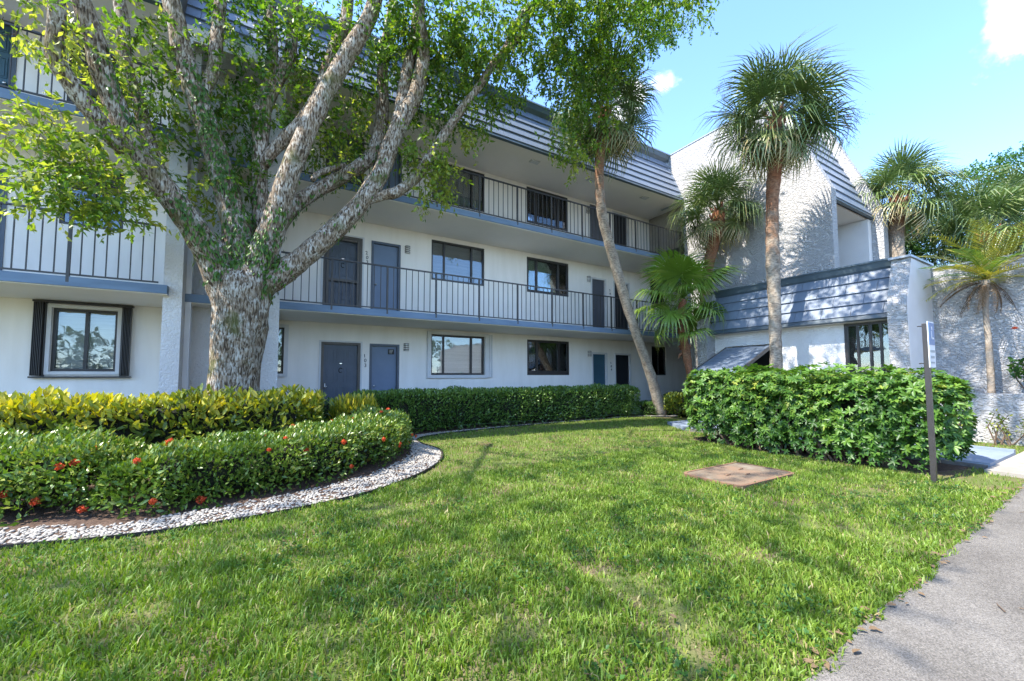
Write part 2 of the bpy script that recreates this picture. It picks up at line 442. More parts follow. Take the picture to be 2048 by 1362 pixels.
def bark_material():
    m = bpy.data.materials.new('bark'); m.use_nodes = True
    n, l = m.node_tree.nodes, m.node_tree.links
    b = n['Principled BSDF']; b.inputs['Roughness'].default_value = 0.92; b.inputs['Specular IOR Level'].default_value = 0.15
    tc = n.new('ShaderNodeTexCoord')
    mp = n.new('ShaderNodeMapping'); mp.inputs['Scale'].default_value = (1, 1, 0.24)
    l.new(tc.outputs['Object'], mp.inputs['Vector'])
    ridge = n.new('ShaderNodeTexNoise'); ridge.inputs['Scale'].default_value = 40; ridge.inputs['Detail'].default_value = 6; ridge.inputs['Distortion'].default_value = 0.6
    l.new(mp.outputs[0], ridge.inputs['Vector'])
    cr = n.new('ShaderNodeValToRGB'); e = cr.color_ramp.elements
    e[0].position = 0.38; e[0].color = (0.060, 0.042, 0.028, 1); e[1].position = 0.66; e[1].color = (0.37, 0.315, 0.245, 1); x = e.new(0.54); x.color = (0.25, 0.19, 0.13, 1)
    x = e.new(0.46); x.color = (0.165, 0.120, 0.078, 1)
    l.new(ridge.outputs['Fac'], cr.inputs[0])
    # pale lichen
    li = n.new('ShaderNodeTexNoise'); li.inputs['Scale'].default_value = 6.5; li.inputs['Detail'].default_value = 7; li.inputs['Roughness'].default_value = 0.68
    l.new(tc.outputs['Object'], li.inputs['Vector'])
    lr = n.new('ShaderNodeValToRGB'); lr.color_ramp.elements[0].position = 0.47; lr.color_ramp.elements[1].position = 0.58; lr.color_ramp.elements[1].color = (0.62, 0.62, 0.62, 1)
    l.new(li.outputs['Fac'], lr.inputs[0])
    ml = n.new('ShaderNodeMath'); ml.operation = 'MULTIPLY'; l.new(lr.outputs[0], ml.inputs[0])
    rr = n.new('ShaderNodeMapRange'); rr.inputs['From Min'].default_value = 0.42; rr.inputs['From Max'].default_value = 0.56
    l.new(ridge.outputs['Fac'], rr.inputs['Value']); l.new(rr.outputs[0], ml.inputs[1])
    mx = n.new('ShaderNodeMix'); mx.data_type = 'RGBA'; l.new(ml.outputs[0], mx.inputs['Factor'])
    l.new(cr.outputs[0], mx.inputs['A']); mx.inputs['B'].default_value = (0.56, 0.53, 0.46, 1)
    # moss
    mo = n.new('ShaderNodeTexNoise'); mo.inputs['Scale'].default_value = 2.1; mo.inputs['Detail'].default_value = 6
    mpo = n.new('ShaderNodeMapping'); mpo.inputs['Location'].default_value = (7, 3, 5); l.new(tc.outputs['Object'], mpo.inputs['Vector']); l.new(mpo.outputs[0], mo.inputs['Vector'])
    mr = n.new('ShaderNodeValToRGB'); mr.color_ramp.elements[0].position = 0.56; mr.color_ramp.elements[1].position = 0.68; mr.color_ramp.elements[1].color = (0.7, 0.7, 0.7, 1)
    l.new(mo.outputs['Fac'], mr.inputs[0])
    mx2 = n.new('ShaderNodeMix'); mx2.data_type = 'RGBA'; l.new(mr.outputs[0], mx2.inputs['Factor'])
    l.new(mx.outputs['Result'], mx2.inputs['A']); mx2.inputs['B'].default_value = (0.085, 0.095, 0.025, 1)
    l.new(mx2.outputs['Result'], b.inputs['Base Color'])
    bp = n.new('ShaderNodeBump'); bp.inputs['Strength'].default_value = 1.0; bp.inputs['Distance'].default_value = 0.035
    l.new(ridge.outputs['Fac'], bp.inputs['Height']); l.new(bp.outputs[0], b.inputs['Normal'])
    MATS['bark'] = m


bark_material()


def palm_bark():
    m = bpy.data.materials.new('palm_bark'); m.use_nodes = True
    n, l = m.node_tree.nodes, m.node_tree.links
    b = n['Principled BSDF']; b.inputs['Roughness'].default_value = 0.9; b.inputs['Specular IOR Level'].default_value = 0.15
    tc = n.new('ShaderNodeTexCoord'); at_ = n.new('ShaderNodeAttribute'); at_.attribute_name = 'tint'
    a = n.new('ShaderNodeTexNoise'); a.inputs['Scale'].default_value = 5; a.inputs['Detail'].default_value = 6; l.new(tc.outputs['Object'], a.inputs['Vector'])
    ad = n.new('ShaderNodeMath'); ad.operation = 'MULTIPLY_ADD'; ad.inputs[1].default_value = 0.9; l.new(a.outputs['Fac'], ad.inputs[0]); l.new(at_.outputs['Fac'], ad.inputs[2])
    cr = n.new('ShaderNodeValToRGB'); e = cr.color_ramp.elements
    e[0].position = 0.35; e[0].color = (0.36, 0.305, 0.235, 1); e[1].position = 1.0; e[1].color = (0.23, 0.098, 0.050, 1)
    x = e.new(0.55); x.color = (0.25, 0.20, 0.15, 1); x = e.new(0.78); x.color = (0.26, 0.150, 0.090, 1)
    l.new(ad.outputs[0], cr.inputs[0])
    g = n.new('ShaderNodeTexNoise'); g.inputs['Scale'].default_value = 16; g.inputs['Detail'].default_value = 5
    mp = n.new('ShaderNodeMapping'); mp.inputs['Scale'].default_value = (1, 1, 2.2); l.new(tc.outputs['Object'], mp.inputs['Vector']); l.new(mp.outputs[0], g.inputs['Vector'])
    mr = n.new('ShaderNodeMapRange'); mr.inputs['From Min'].default_value = 0.3; mr.inputs['From Max'].default_value = 0.6; mr.inputs['To Min'].default_value = 0.45; mr.inputs['To Max'].default_value = 1.1
    l.new(g.outputs['Fac'], mr.inputs['Value'])
    mu = n.new('ShaderNodeVectorMath'); mu.operation = 'SCALE'; l.new(cr.outputs[0], mu.inputs[0]); l.new(mr.outputs[0], mu.inputs['Scale'])
    l.new(mu.outputs[0], b.inputs['Base Color'])
    bp = n.new('ShaderNodeBump'); bp.inputs['Strength'].default_value = 0.9; bp.inputs['Distance'].default_value = 0.02
    l.new(g.outputs['Fac'], bp.inputs['Height']); l.new(bp.outputs[0], b.inputs['Normal'])
    MATS['palm_bark'] = m


palm_bark()


def ground_material():
    m = bpy.data.materials.new('turf'); m.use_nodes = True
    n, l = m.node_tree.nodes, m.node_tree.links
    b = n['Principled BSDF']; b.inputs['Roughness'].default_value = 0.95; b.inputs['Specular IOR Level'].default_value = 0.1
    tc = n.new('ShaderNodeTexCoord')
    a = n.new('ShaderNodeTexNoise'); a.inputs['Scale'].default_value = 2.2; a.inputs['Detail'].default_value = 8
    l.new(tc.outputs['Object'], a.inputs['Vector'])
    cr = n.new('ShaderNodeValToRGB'); e = cr.color_ramp.elements
    e[0].position = 0.36; e[0].color = (0.14, 0.105, 0.062, 1); e[1].position = 0.52; e[1].color = (0.110, 0.130, 0.040, 1)
    l.new(a.outputs['Fac'], cr.inputs[0]); l.new(cr.outputs[0], b.inputs['Base Color'])
    nb = n.new('ShaderNodeTexNoise'); nb.inputs['Scale'].default_value = 60; l.new(tc.outputs['Object'], nb.inputs['Vector'])
    bp = n.new('ShaderNodeBump'); bp.inputs['Strength'].default_value = 0.8; bp.inputs['Distance'].default_value = 0.02
    l.new(nb.outputs['Fac'], bp.inputs['Height']); l.new(bp.outputs[0], b.inputs['Normal'])
    MATS['turf'] = m
    m = bpy.data.materials.new('asphalt'); m.use_nodes = True
    n, l = m.node_tree.nodes, m.node_tree.links
    b = n['Principled BSDF']; b.inputs['Roughness'].default_value = 0.9; b.inputs['Specular IOR Level'].default_value = 0.2
    tc = n.new('ShaderNodeTexCoord')
    v = n.new('ShaderNodeTexVoronoi'); v.inputs['Scale'].default_value = 190; l.new(tc.outputs['Object'], v.inputs['Vector'])
    a = n.new('ShaderNodeTexNoise'); a.inputs['Scale'].default_value = 1.6; a.inputs['Detail'].default_value = 9; a.inputs['Roughness'].default_value = 0.7
    l.new(tc.outputs['Object'], a.inputs['Vector'])
    cr = n.new('ShaderNodeValToRGB'); e = cr.color_ramp.elements
    e[0].position = 0.3; e[0].color = (0.125, 0.113, 0.097, 1); e[1].position = 0.68; e[1].color = (0.21, 0.193, 0.168, 1)
    l.new(a.outputs['Fac'], cr.inputs[0])
    sp = n.new('ShaderNodeSeparateColor'); l.new(v.outputs['Color'], sp.inputs[0])
    mr = n.new('ShaderNodeMapRange'); mr.inputs['To Min'].default_value = 0.6; mr.inputs['To Max'].default_value = 1.3
    l.new(sp.outputs[0], mr.inputs['Value'])
    mu = n.new('ShaderNodeVectorMath'); mu.operation = 'SCALE'; l.new(cr.outputs[0], mu.inputs[0]); l.new(mr.outputs[0], mu.inputs['Scale'])
    l.new(mu.outputs[0], b.inputs['Base Color'])
    bp = n.new('ShaderNodeBump'); bp.inputs['Strength'].default_value = 0.7; bp.inputs['Distance'].default_value = 0.008
    l.new(v.outputs['Distance'], bp.inputs['Height']); l.new(bp.outputs[0], b.inputs['Normal'])
    MATS['asphalt'] = m


ground_material()


def chain_loc(p):
    v = Vector((0, 0, 0))
    while p is not None:
        v = v + p.location; p = p.parent
    return v


def inst(name, me, M, parent, mat=None):
    """one more object that shares a mesh, placed by a world matrix"""
    o = bpy.data.objects.new(name, me)
    if mat is not None and len(me.materials) == 0:
        me.materials.append(mat)
    col.objects.link(o)
    o.parent = parent
    o.matrix_basis = Matrix.Translation(-chain_loc(parent)) @ M if parent is not None else M
    return o


def frame_matrix(origin, ex, ey, ez):
    return Matrix(((ex[0], ey[0], ez[0], origin[0]), (ex[1], ey[1], ez[1], origin[1]), (ex[2], ey[2], ez[2], origin[2]), (0, 0, 0, 1)))


# ------------------------------------------------------------ the ground
ground = MB(); ground.box(-400, -400, -0.5, 400, 400, 0.0)
tag(ground.build('ground', MATS['turf']), 'flat lawn ground spreading from the building to the road', 'ground', kind='structure')

# road with a ragged edge along the lawn
edge = []
x = -60.0
while x < 90:
    near = -3 < x < 12
    step = 0.05 if near else 2.0
    y = -10.19 + 0.027 * min(max(x, 0), 8) + 0.045 * mnoise.noise(Vector((x * 1.3, 0, 0))) + 0.03 * mnoise.noise(Vector((x * 6, 3, 0))) + 0.012 * mnoise.noise(Vector((x * 22, 5, 0)))
    edge.append((x, y)); x += step
v = []; f = []
for i, (a, b) in enumerate(edge):
    v += [(a, b, 0.012), (a, b - 0.2, 0.016), (a, -60, 0.018)]
for i in range(len(edge) - 1):
    q = 3 * i
    f += [(q + 1, q + 4, q + 3, q), (q + 2, q + 5, q + 4, q + 1)]
road = link('road', np_mesh('road', v, f), MATS['asphalt'])
tag(road, 'grey asphalt drive with a ragged crumbling edge along the lawn', 'road', kind='structure')

# painted path from the road to the building, concrete apron at its end
PX0, PX1 = 8.25, 9.70
path = MB()
path.prism([(PX0, -9.6), (PX1, -9.6), (PX1, -5.3), (11.2, -5.3), (11.2, -4.1), (8.75, -4.1), (PX0, -4.9)], 'z', -0.2, 0.085)
p_o = path.build('path', MATS['path_blue'])
tag(p_o, 'pale blue painted path behind the tall green hedge', 'path', kind='structure')
k = MB(); k.box(PX1 + 0.003, -9.6, -0.2, PX1 + 0.10, -5.31, 0.125)
k.build('kerb', MATS['path_blue'], p_o)
k = MB(); k.box(PX0 - 0.06, -9.58, -0.2, PX0 - 0.003, -5.0, 0.06)
k.build('kerb', MATS['path_side'], p_o)
ap = MB(); ap.box(7.9, -10.4, -0.2, 10.6, -9.603, 0.045)
tag(ap.build('apron', MATS['concrete']), 'worn concrete apron joining the painted path to the road', 'pavement', kind='structure')
# walkway along the building front
wk = MB(); wk.box(-7, -1.55, -0.2, 19, -0.004, 0.06)
tag(wk.build('walkway', MATS['path_blue']), 'painted concrete walkway under the building balconies', 'walkway', kind='structure')

# ------------------------------------------------------------ apartment building
bld = empty('apartment_building', (0, 0, 0), 'white three-storey apartment block with blue balcony edges and slate mansard roof', 'building')


def wall_panel(name, y, x0, x1, z0, z1, openings, mat, parent, depth=0.18):
    xs = sorted(set([x0, x1] + [o[0] for o in openings] + [o[1] for o in openings]))
    zs = sorted(set([z0, z1] + [o[2] for o in openings] + [o[3] for o in openings]))
    m = MB()
    for i in range(len(xs) - 1):
        for j in range(len(zs) - 1):
            cx, cz = (xs[i] + xs[i + 1]) / 2, (zs[j] + zs[j + 1]) / 2
            if any(o[0] < cx < o[1] and o[2] < cz < o[3] for o in openings):
                continue
            m.quad((xs[i], y, zs[j]), (xs[i + 1], y, zs[j]), (xs[i + 1], y, zs[j + 1]), (xs[i], y, zs[j + 1]))
    for a, b, c, d in openings:
        yb = y + depth
        m.quad((a, y, c), (a, yb, c), (a, yb, d), (a, y, d))
        m.quad((b, y, d), (b, yb, d), (b, yb, c), (b, y, c))
        m.quad((a, y, d), (a, yb, d), (b, yb, d), (b, y, d))
        m.quad((a, y, c), (b, y, c), (b, yb, c), (a, yb, c))
    return m.build(name, mat, parent)


def window(parent, y, x0, x1, z0, z1, splits, back, fmat='frame_bronze', proud=0.0, bar=0.045, lower=0.0):
    """sliding window facing -Y: frame, mullions, one pane per light, blind or room behind"""
    m = MB()
    yf = y + 0.02 - proud; yb = y + 0.10
    m.box(x0, yf, z0, x0 + bar, yb, z1); m.box(x1 - bar, yf, z0, x1, yb, z1)
    m.box(x0 + bar, yf, z1 - bar, x1 - bar, yb, z1); m.box(x0 + bar, yf, z0, x1 - bar, yb, z0 + bar * 1.2 + lower)
    xs = [x0] + [x0 + (x1 - x0) * s for s in splits] + [x1]
    for s in xs[1:-1]:
        m.box(s - bar * 0.55, yf + 0.012, z0 + bar, s + bar * 0.55, yb - 0.003, z1 - bar)
    w = m.build('window', MATS[fmat], parent)
    for i in range(len(xs) - 1):
        yy = y + 0.055 + 0.012 * (i % 2)
        p = MB(); p.box(xs[i] + bar * 0.4, yy, z0 + bar, xs[i + 1] - bar * 0.4, yy + 0.006, z1 - bar * 0.5)
        p.build('pane', MATS['glass'], w)
    b = MB(); b.box(x0 + 0.01, y + 0.145, z0 + 0.01, x1 - 0.01, y + 0.165, z1 - 0.01)
    b.build('window_back', MATS[back], w)  # blinds, except room_dark panels, whose colour holds an unlit room's darkness
    return w


def door(parent, y, x0, x1, z0, z1, mat, fmat, kind='plain', knob='left'):
    m = MB(); fr = 0.06
    m.box(x0, y - 0.015, z0, x0 + fr, y + 0.12, z1); m.box(x1 - fr, y - 0.015, z0, x1, y + 0.12, z1); m.box(x0 + fr, y - 0.015, z1 - fr, x1 - fr, y + 0.12, z1)
    fo = m.build('door', MATS[fmat], parent)
    yl = y + 0.055
    lf = MB(); lf.box(x0 + fr + 0.004, yl, z0 + 0.01, x1 - fr - 0.004, yl + 0.045, z1 - fr - 0.004)
    lo = lf.build('leaf', MATS[mat], fo)
    if kind == 'panel':
        w = x1 - x0 - 2 * fr; h = z1 - z0 - fr
        for i in range(3):
            for j in range(4):
                a = x0 + fr + w * (0.07 + 0.305 * i); b = a + w * 0.24
                c = z0 + h * (0.05 + 0.235 * j); d = c + h * 0.185
                p = MB()
                for (q0, q1, q2, q3) in ((a, a + 0.016, c, d), (b - 0.016, b, c, d), (a + 0.016, b - 0.016, c, c + 0.016), (a + 0.016, b - 0.016, d - 0.016, d)):
                    p.box(q0, yl - 0.012, q2, q1, yl - 0.001, q3)
                p.box(a + 0.035, yl - 0.010, c + 0.035, b - 0.035, yl - 0.001, d - 0.035)
                p.build('panel', MATS[mat], fo)
        kn = MB(); xm = (x0 + x1) / 2
        kn.box(xm - 0.03, yl - 0.022, z0 + 1.52, xm + 0.03, yl - 0.012, z0 + 1.545)
        kn.build('door_viewer', MATS['chrome'], fo)
        kk = MB(); kk.tube([(xm + 0.04 * cos(t), yl - 0.02, z0 + 1.36 + 0.06 * sin(t)) for t in np.linspace(0.5, 5.5, 12)], 0.009, 6)
        kk.build('door_knocker', MATS['number_black'], fo)
    xk = x0 + fr + 0.07 if knob == 'left' else x1 - fr - 0.07
    h = MB(); h.tube([(xk, yl - 0.001, z0 + 0.95), (xk, yl - 0.03, z0 + 0.95), (xk, yl - 0.045, z0 + 0.95), (xk, yl - 0.065, z0 + 0.95)], [0.012, 0.012, 0.028, 0.022], 10)
    h.build('handle', MATS['chrome'], fo, smooth=True)
    return fo


FLOORS = (0.06, 2.775, 5.525)
SOFFIT = (2.625, 5.375, 7.674)
SILL = (1.30, 4.05, 6.39)
HEAD = (2.47, 5.23, 7.62)
DOORH = (2.13, 4.90, 7.62)
YL = -0.42                       # the left block stands a little forward
WX = [(3.84, 5.55), (7.12, 8.87)]
DX = [(1.01, 1.94), (2.17, 2.95), (9.90, 10.66), (11.03, 11.90)]
WCORN = (13.10, 13.95)
LWX = (-3.50, -2.62)
SLV = (-0.62, 0.20)

for k in range(3):
    top = (FLOORS[k + 1] - 0.16) if k < 2 else 7.9
    lo_ = 0.0 if k == 0 else FLOORS[k]
    ops = [(a, b, SILL[k], HEAD[k]) for a, b in WX] + [(a, b, FLOORS[k], DOORH[k]) for a, b in DX] + [(WCORN[0], WCORN[1], SILL[k], HEAD[k])]
    if k == 0:
        ops.append((SLV[0], SLV[1], 1.33, 2.43))
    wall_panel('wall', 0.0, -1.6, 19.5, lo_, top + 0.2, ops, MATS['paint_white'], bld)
    opl = [(LWX[0], LWX[1], SILL[k] + 0.06, HEAD[k] + 0.06), (-5.1, -4.15, FLOORS[k] + 0.05, DOORH[k] + 0.05)]
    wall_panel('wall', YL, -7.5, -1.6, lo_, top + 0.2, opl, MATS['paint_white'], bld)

backs = {0: ('blind_white', 'room_dark'), 1: ('blind_grey', 'room_green'), 2: ('blind_grey', 'blind_white')}
for k in range(3):
    for i, (a, b) in enumerate(WX):
        window(bld, 0.0, a, b, SILL[k], HEAD[k], (0.235, 0.755), backs[k][i], bar=0.05 if i == 0 else 0.075, lower=0.06 if (k == 0 and i == 1) else 0)
    window(bld, 0.0, WCORN[0], WCORN[1], SILL[k], HEAD[k], (0.5,), 'room_dark')
    window(bld, YL, LWX[0], LWX[1], SILL[k] + 0.06, HEAD[k] + 0.06, (0.5,), ('blind_white', 'room_dark', 'room_dark')[k])
    dk = FLOORS[k] + 0.002
    door(bld, 0.0, DX[0][0], DX[0][1], dk, DOORH[k], 'door_slate', 'screen_frame', 'panel')
    door(bld, 0.0, DX[1][0], DX[1][1], dk, DOORH[k], 'door_blue', 'door_slate')
    door(bld, 0.0, DX[2][0], DX[2][1], dk, DOORH[k], ('door_teal', 'door_grey', 'door_grey')[k], ('frame_white', 'frame_white', 'door_grey')[k])
    door(bld, 0.0, DX[3][0], DX[3][1], dk, DOORH[k], 'door_black', 'frame_white', knob='right')
    door(bld, YL, -5.1, -4.15, dk + 0.05, DOORH[k] + 0.05, 'door_teal', 'door_slate', 'panel', knob='right')
window(bld, 0.0, SLV[0], SLV[1], 1.33, 2.43, (0.45,), 'blind_grey')

# screen door over the second-floor entrance
sd = MB(); a, b = DX[0]; z0, z1 = FLOORS[1], DOORH[1]
for q in (a + 0.07, b - 0.13):
    sd.box(q, -0.055, z0 + 0.02, q + 0.055, -0.02, z1 - 0.08)
sd.box(a + 0.126, -0.05, z0 + 0.92, b - 0.131, -0.024, z0 + 0.98)
sd.box(a + 0.126, -0.05, z0 + 0.02, b - 0.131, -0.024, z0 + 0.10)
sd.box(a + 0.126, -0.05, z1 - 0.14, b - 0.131, -0.024, z1 - 0.08)
so = sd.build('screen_door', MATS['screen_frame'], bld)
for q in np.linspace(a + 0.25, b - 0.27, 3):
    bb = MB(); bb.box(q - 0.008, -0.044, z0 + 0.101, q + 0.008, -0.030, z0 + 0.919); bb.build('bar', MATS['screen_frame'], so)
# lower rail and lock of the ground-floor entrance
sd = MB(); z0 = FLOORS[0]
sd.box(a + 0.064, -0.035, z0 + 0.42, b - 0.064, -0.005, z0 + 0.53)
sd.box(a + 0.075, -0.03, z0 + 0.9, a + 0.115, 0.052, z0 + 1.05)
sd.build('door_rail', MATS['screen_frame'], bld)
sd = MB(); sd.box(a + 0.082, -0.045, z0 + 0.94, a + 0.108, -0.031, z0 + 1.03); sd.build('door_lock', MATS['frame_white'], bld)
pq = MB(); pq.box(2.66, 0.035, 1.86, 2.82, 0.054, 2.00); po = pq.build('plaque', MATS['number_black'], bld)
for i in range(3):
    q = MB(); q.box(2.69, 0.030, 1.965 - 0.035 * i, 2.79 - 0.012 * i, 0.0345, 1.975 - 0.035 * i); q.build('plaque_line', MATS['lamp_glass'], po)

# entrance trims
for (x0, x1) in (DX[0],):
    for k in (0, 1):
        t = MB(); zt = DOORH[k]
        t.box(x0 - 0.045, -0.02, FLOORS[k], x0 - 0.003, 0.0, zt + 0.04); t.box(x1 + 0.003, -0.02, FLOORS[k], x1 + 0.045, 0.0, zt + 0.04); t.box(x0 - 0.003, -0.02, zt + 0.003, x1 + 0.003, 0.0, zt + 0.04)
        t.build('door_trim', MATS['frame_white'], bld)

# shutter tracks around ground-floor windows
def shutter_frame(x0, x1, z0, z1, y, w=0.11, side=True):
    m = MB()
    m.box(x0 - w, y - 0.07, z0 - w * 0.8, x0 - 0.003, y - 0.003, z1 + w * 0.8); m.box(x1 + 0.003, y - 0.07, z0 - w * 0.8, x1 + w, y - 0.003, z1 + w * 0.8)
    m.box(x0 - 0.003, y - 0.066, z1 + 0.003, x1 + 0.003, y - 0.003, z1 + w * 0.8); m.box(x0 - 0.003, y - 0.066, z0 - w * 0.8, x1 + 0.003, y - 0.003, z0 - 0.003)
    o = m.build('shutter_frame', MATS['frame_white'], bld)
    if side:
        for s in range(4):
            q = MB(); q.box(x1 + w + 0.006 + 0.035 * s, y - 0.06 - 0.012 * (s % 2), z0 - w * 0.6, x1 + w + 0.036 + 0.035 * s, y - 0.006, z1 + w * 0.6)
            q.build('shutter_slat', MATS['frame_white'], o)
shutter_frame(3.84, 5.55, 1.30, 2.47, 0.0)
shutter_frame(SLV[0], SLV[1], 1.33, 2.43, 0.0, w=0.09, side=False)
sf = MB(); x0, x1 = LWX; z0, z1 = SILL[0] + 0.06, HEAD[0] + 0.06; w = 0.06
sf.box(x0 - w, YL - 0.05, z0 - w, x0 - 0.003, YL - 0.003, z1 + w); sf.box(x1 + 0.003, YL - 0.05, z0 - w, x1 + w, YL - 0.003, z1 + w)
sf.box(x0 - 0.003, YL - 0.05, z1 + 0.003, x1 + 0.003, YL - 0.003, z1 + w); sf.box(x0 - 0.003, YL - 0.05, z0 - w, x1 + 0.003, YL - 0.003, z0 - 0.003)
sf.build('window_trim', MATS['frame_white'], bld)
for sgn, xa in ((-1, x0 - w - 0.004), (1, x1 + w + 0.004)):
    tr = MB(); zt = z1 + w + 0.02
    tr.box(xa, YL - 0.06, z0 - w - 0.03, xa + sgn * 0.02, YL - 0.004, zt)
    st = tr.build('accordion_shutter', MATS['frame_bronze'], bld)
    for s in range(6):
        q = MB(); a = xa + sgn * (0.024 + 0.021 * s); q.prism([(a, YL - 0.02), (a + sgn * 0.009, YL - 0.115), (a + sgn * 0.018, YL - 0.115), (a + sgn * 0.012, YL - 0.02)], 'z', z0 - w - 0.02, zt - 0.005)
        q.build('slat', MATS['frame_bronze'], st)
for (a, b) in ((z1 + w + 0.021, z1 + w + 0.055), (z0 - w - 0.06, z0 - w - 0.031)):
    tr = MB(); tr.box(x0 - w - 0.17, YL - 0.11, a, x1 + w + 0.17, YL - 0.004, b); tr.build('shutter_track', MATS['frame_bronze'], bld)
bh = MB(); bh.prism([(-2.98, z0 + 0.06), (-2.84, z0 + 0.06), (-2.84, z0 + 0.12), (-2.91, z0 + 0.165), (-2.98, z0 + 0.12)], 'y', YL + 0.115, YL + 0.135)
bh.build('window_ornament', MATS['pebble_white'], bld)

# balcony slabs and ceilings
for (xa, xb, dy) in ((-1.598, 13.9, 0.0), (-7.5, -1.602, YL)):
    for k in (1, 2):
        m = MB(); dz = 0.05 if dy else 0.0
        m.box(xa, -1.735 + dy, FLOORS[k] - 0.15 + dz, xb, -0.002 + dy, FLOORS[k] + dz - 0.003)
        s = m.build('balcony_slab', MATS['slab_blue'], bld)
        c = MB(); c.box(xa + 0.001, -1.70 + dy, FLOORS[k] - 0.165 + dz, xb - 0.001, -0.003 + dy, FLOORS[k] - 0.1505 + dz)
        c.build('soffit', MATS['soffit_paint'], s)
    m = MB(); m.box(xa, -1.80 + dy, 7.678, xb if dy == 0 else xb, -0.002 + dy, 7.72); m.build('soffit', MATS['soffit_paint'], bld)
# soffit lights
for x in (6.55, 8.8, 11.3, 2.2):
    m = MB(); m.box(x - 0.15, -1.42, 7.655, x + 0.15, -1.24, 7.6775); s = m.build('soffit_light', MATS['lamp_glass'], bld)
    for q in range(3):
        d = MB(); d.box(x - 0.12 + 0.09 * q, -1.40, 7.648, x - 0.06 + 0.09 * q, -1.26, 7.6548); d.build('louvre', MATS['frame_white'], s)

# wall lights: ribbed half cylinders
def wall_light(x, z):
    m = MB()
    m.prism([(x + 0.07 * cos(t), 0.0 - 0.085 * sin(t)) for t in np.linspace(0, pi, 9)], 'z', z - 0.105, z + 0.105)
    o = m.build('wall_light', MATS['lamp_glass'], bld)
    for q in (-0.075, -0.02, 0.035, 0.085):
        b = MB(); b.prism([(x + 0.076 * cos(t), -0.001 - 0.093 * sin(t)) for t in np.linspace(0, pi, 9)], 'z', z + q - 0.009, z + q + 0.009)
        b.build('band', MATS['screen_frame'], o)
for k in range(3):
    wall_light(3.14, (2.07, 4.80, 7.30)[k]); wall_light(9.79, (2.07, 4.80, 7.35)[k])

# house numbers, one digit above the other
def digits(txt, x, z, y=-0.012, size=0.13, step=0.125):
    root = None
    for i, ch in enumerate(txt):
        cu = bpy.data.curves.new('digit', 'FONT'); cu.body = ch; cu.size = size; cu.extrude = 0.005; cu.align_x = 'CENTER'
        tmp = bpy.data.objects.new('digit_tmp', cu); col.objects.link(tmp)
        bpy.context.view_layer.update()
        me = bpy.data.meshes.new_from_object(tmp.evaluated_get(bpy.context.evaluated_depsgraph_get()))
        bpy.data.objects.remove(tmp)
        me.materials.clear(); me.materials.append(MATS['number_black'])
        o = bpy.data.objects.new('digit', me); col.objects.link(o); o.parent = bld
        o.matrix_basis = Matrix.Translation((x + 0.01 * ((i * 7) % 3 - 1), y, z - step * i)) @ Matrix.Rotation(radians((-6, 4, -3)[i % 3]), 4, 'Y') @ Matrix.Rotation(pi / 2, 4, 'X')
digits('103', 2.06, 1.76); digits('203', 2.06, 4.50); digits('104', 10.85, 1.72, size=0.11); digits('204', 10.85, 4.46, size=0.11)

# balcony railings: rails and posts, each baluster its own
bal_me = {}
def railing(xa, xb, y, zf, posts, spacing=0.1456, ends=()):
    h0, h1 = zf + 0.035, zf + 1.025
    m = MB()
    m.box(xa, y - 0.022, h1 - 0.028, xb, y + 0.022, h1); m.box(xa, y - 0.012, h0 - 0.012, xb, y + 0.012, h0 + 0.014)
    for p in posts:
        m.box(p - 0.019, y - 0.0205, zf - 0.09, p + 0.019, y + 0.0195, h1 - 0.029)
    r = m.build('railing', MATS['rail_bronze'], bld)
    key = round(h1 - h0, 3)
    if key not in bal_me:
        q = MB(); q.box(-0.0075, -0.0075, 0, 0.0075, 0.0075, h1 - h0 - 0.0445); bal_me[key] = q.mesh('baluster'); bal_me[key].materials.append(MATS['rail_bronze'])
    x = posts[0] - spacing * math.floor((posts[0] - xa) / spacing)
    while x < xb:
        if min(abs(x - p) for p in posts) > 0.05:
            inst('baluster', bal_me[key], Matrix.Translation((x, y, h0 + 0.0145)), r)
        x += spacing
    return r
PO = [1.03 + 1.1685 * i for i in range(-1, 11)]
for k in (1, 2):
    railing(-0.1 + 0.17, 13.85, -1.715, FLOORS[k], [p for p in PO if p > 0.1])
    railing(-7.3, -1.72, -1.715 + YL, FLOORS[k] + 0.05, [-2.80 - 1.1685 * i for i in range(-0, 4)][::-1])

# stair tower pillars between the blocks
for (a, b) in ((-1.68, -1.42), (-0.21, 0.07)):
    m = MB(); m.box(a, -2.0, 0, b, -0.3, 7.676); m.build('pillar', MATS['stucco_fine'], bld)
m = MB(); m.box(-1.416, -1.72, 0, -1.33, -1.60, 7.4); m.build('downpipe', MATS['frame_white'], bld)
m = MB(); m.box(-1.418, -1.25, 0, -0.213, -0.9, 7.6); m.build('wall', MATS['stucco_fine'], bld)
m = MB(); m.box(-1.419, -2.0, 7.4, -0.212, -1.26, 7.676); m.build('beam', MATS['stucco_fine'], bld)


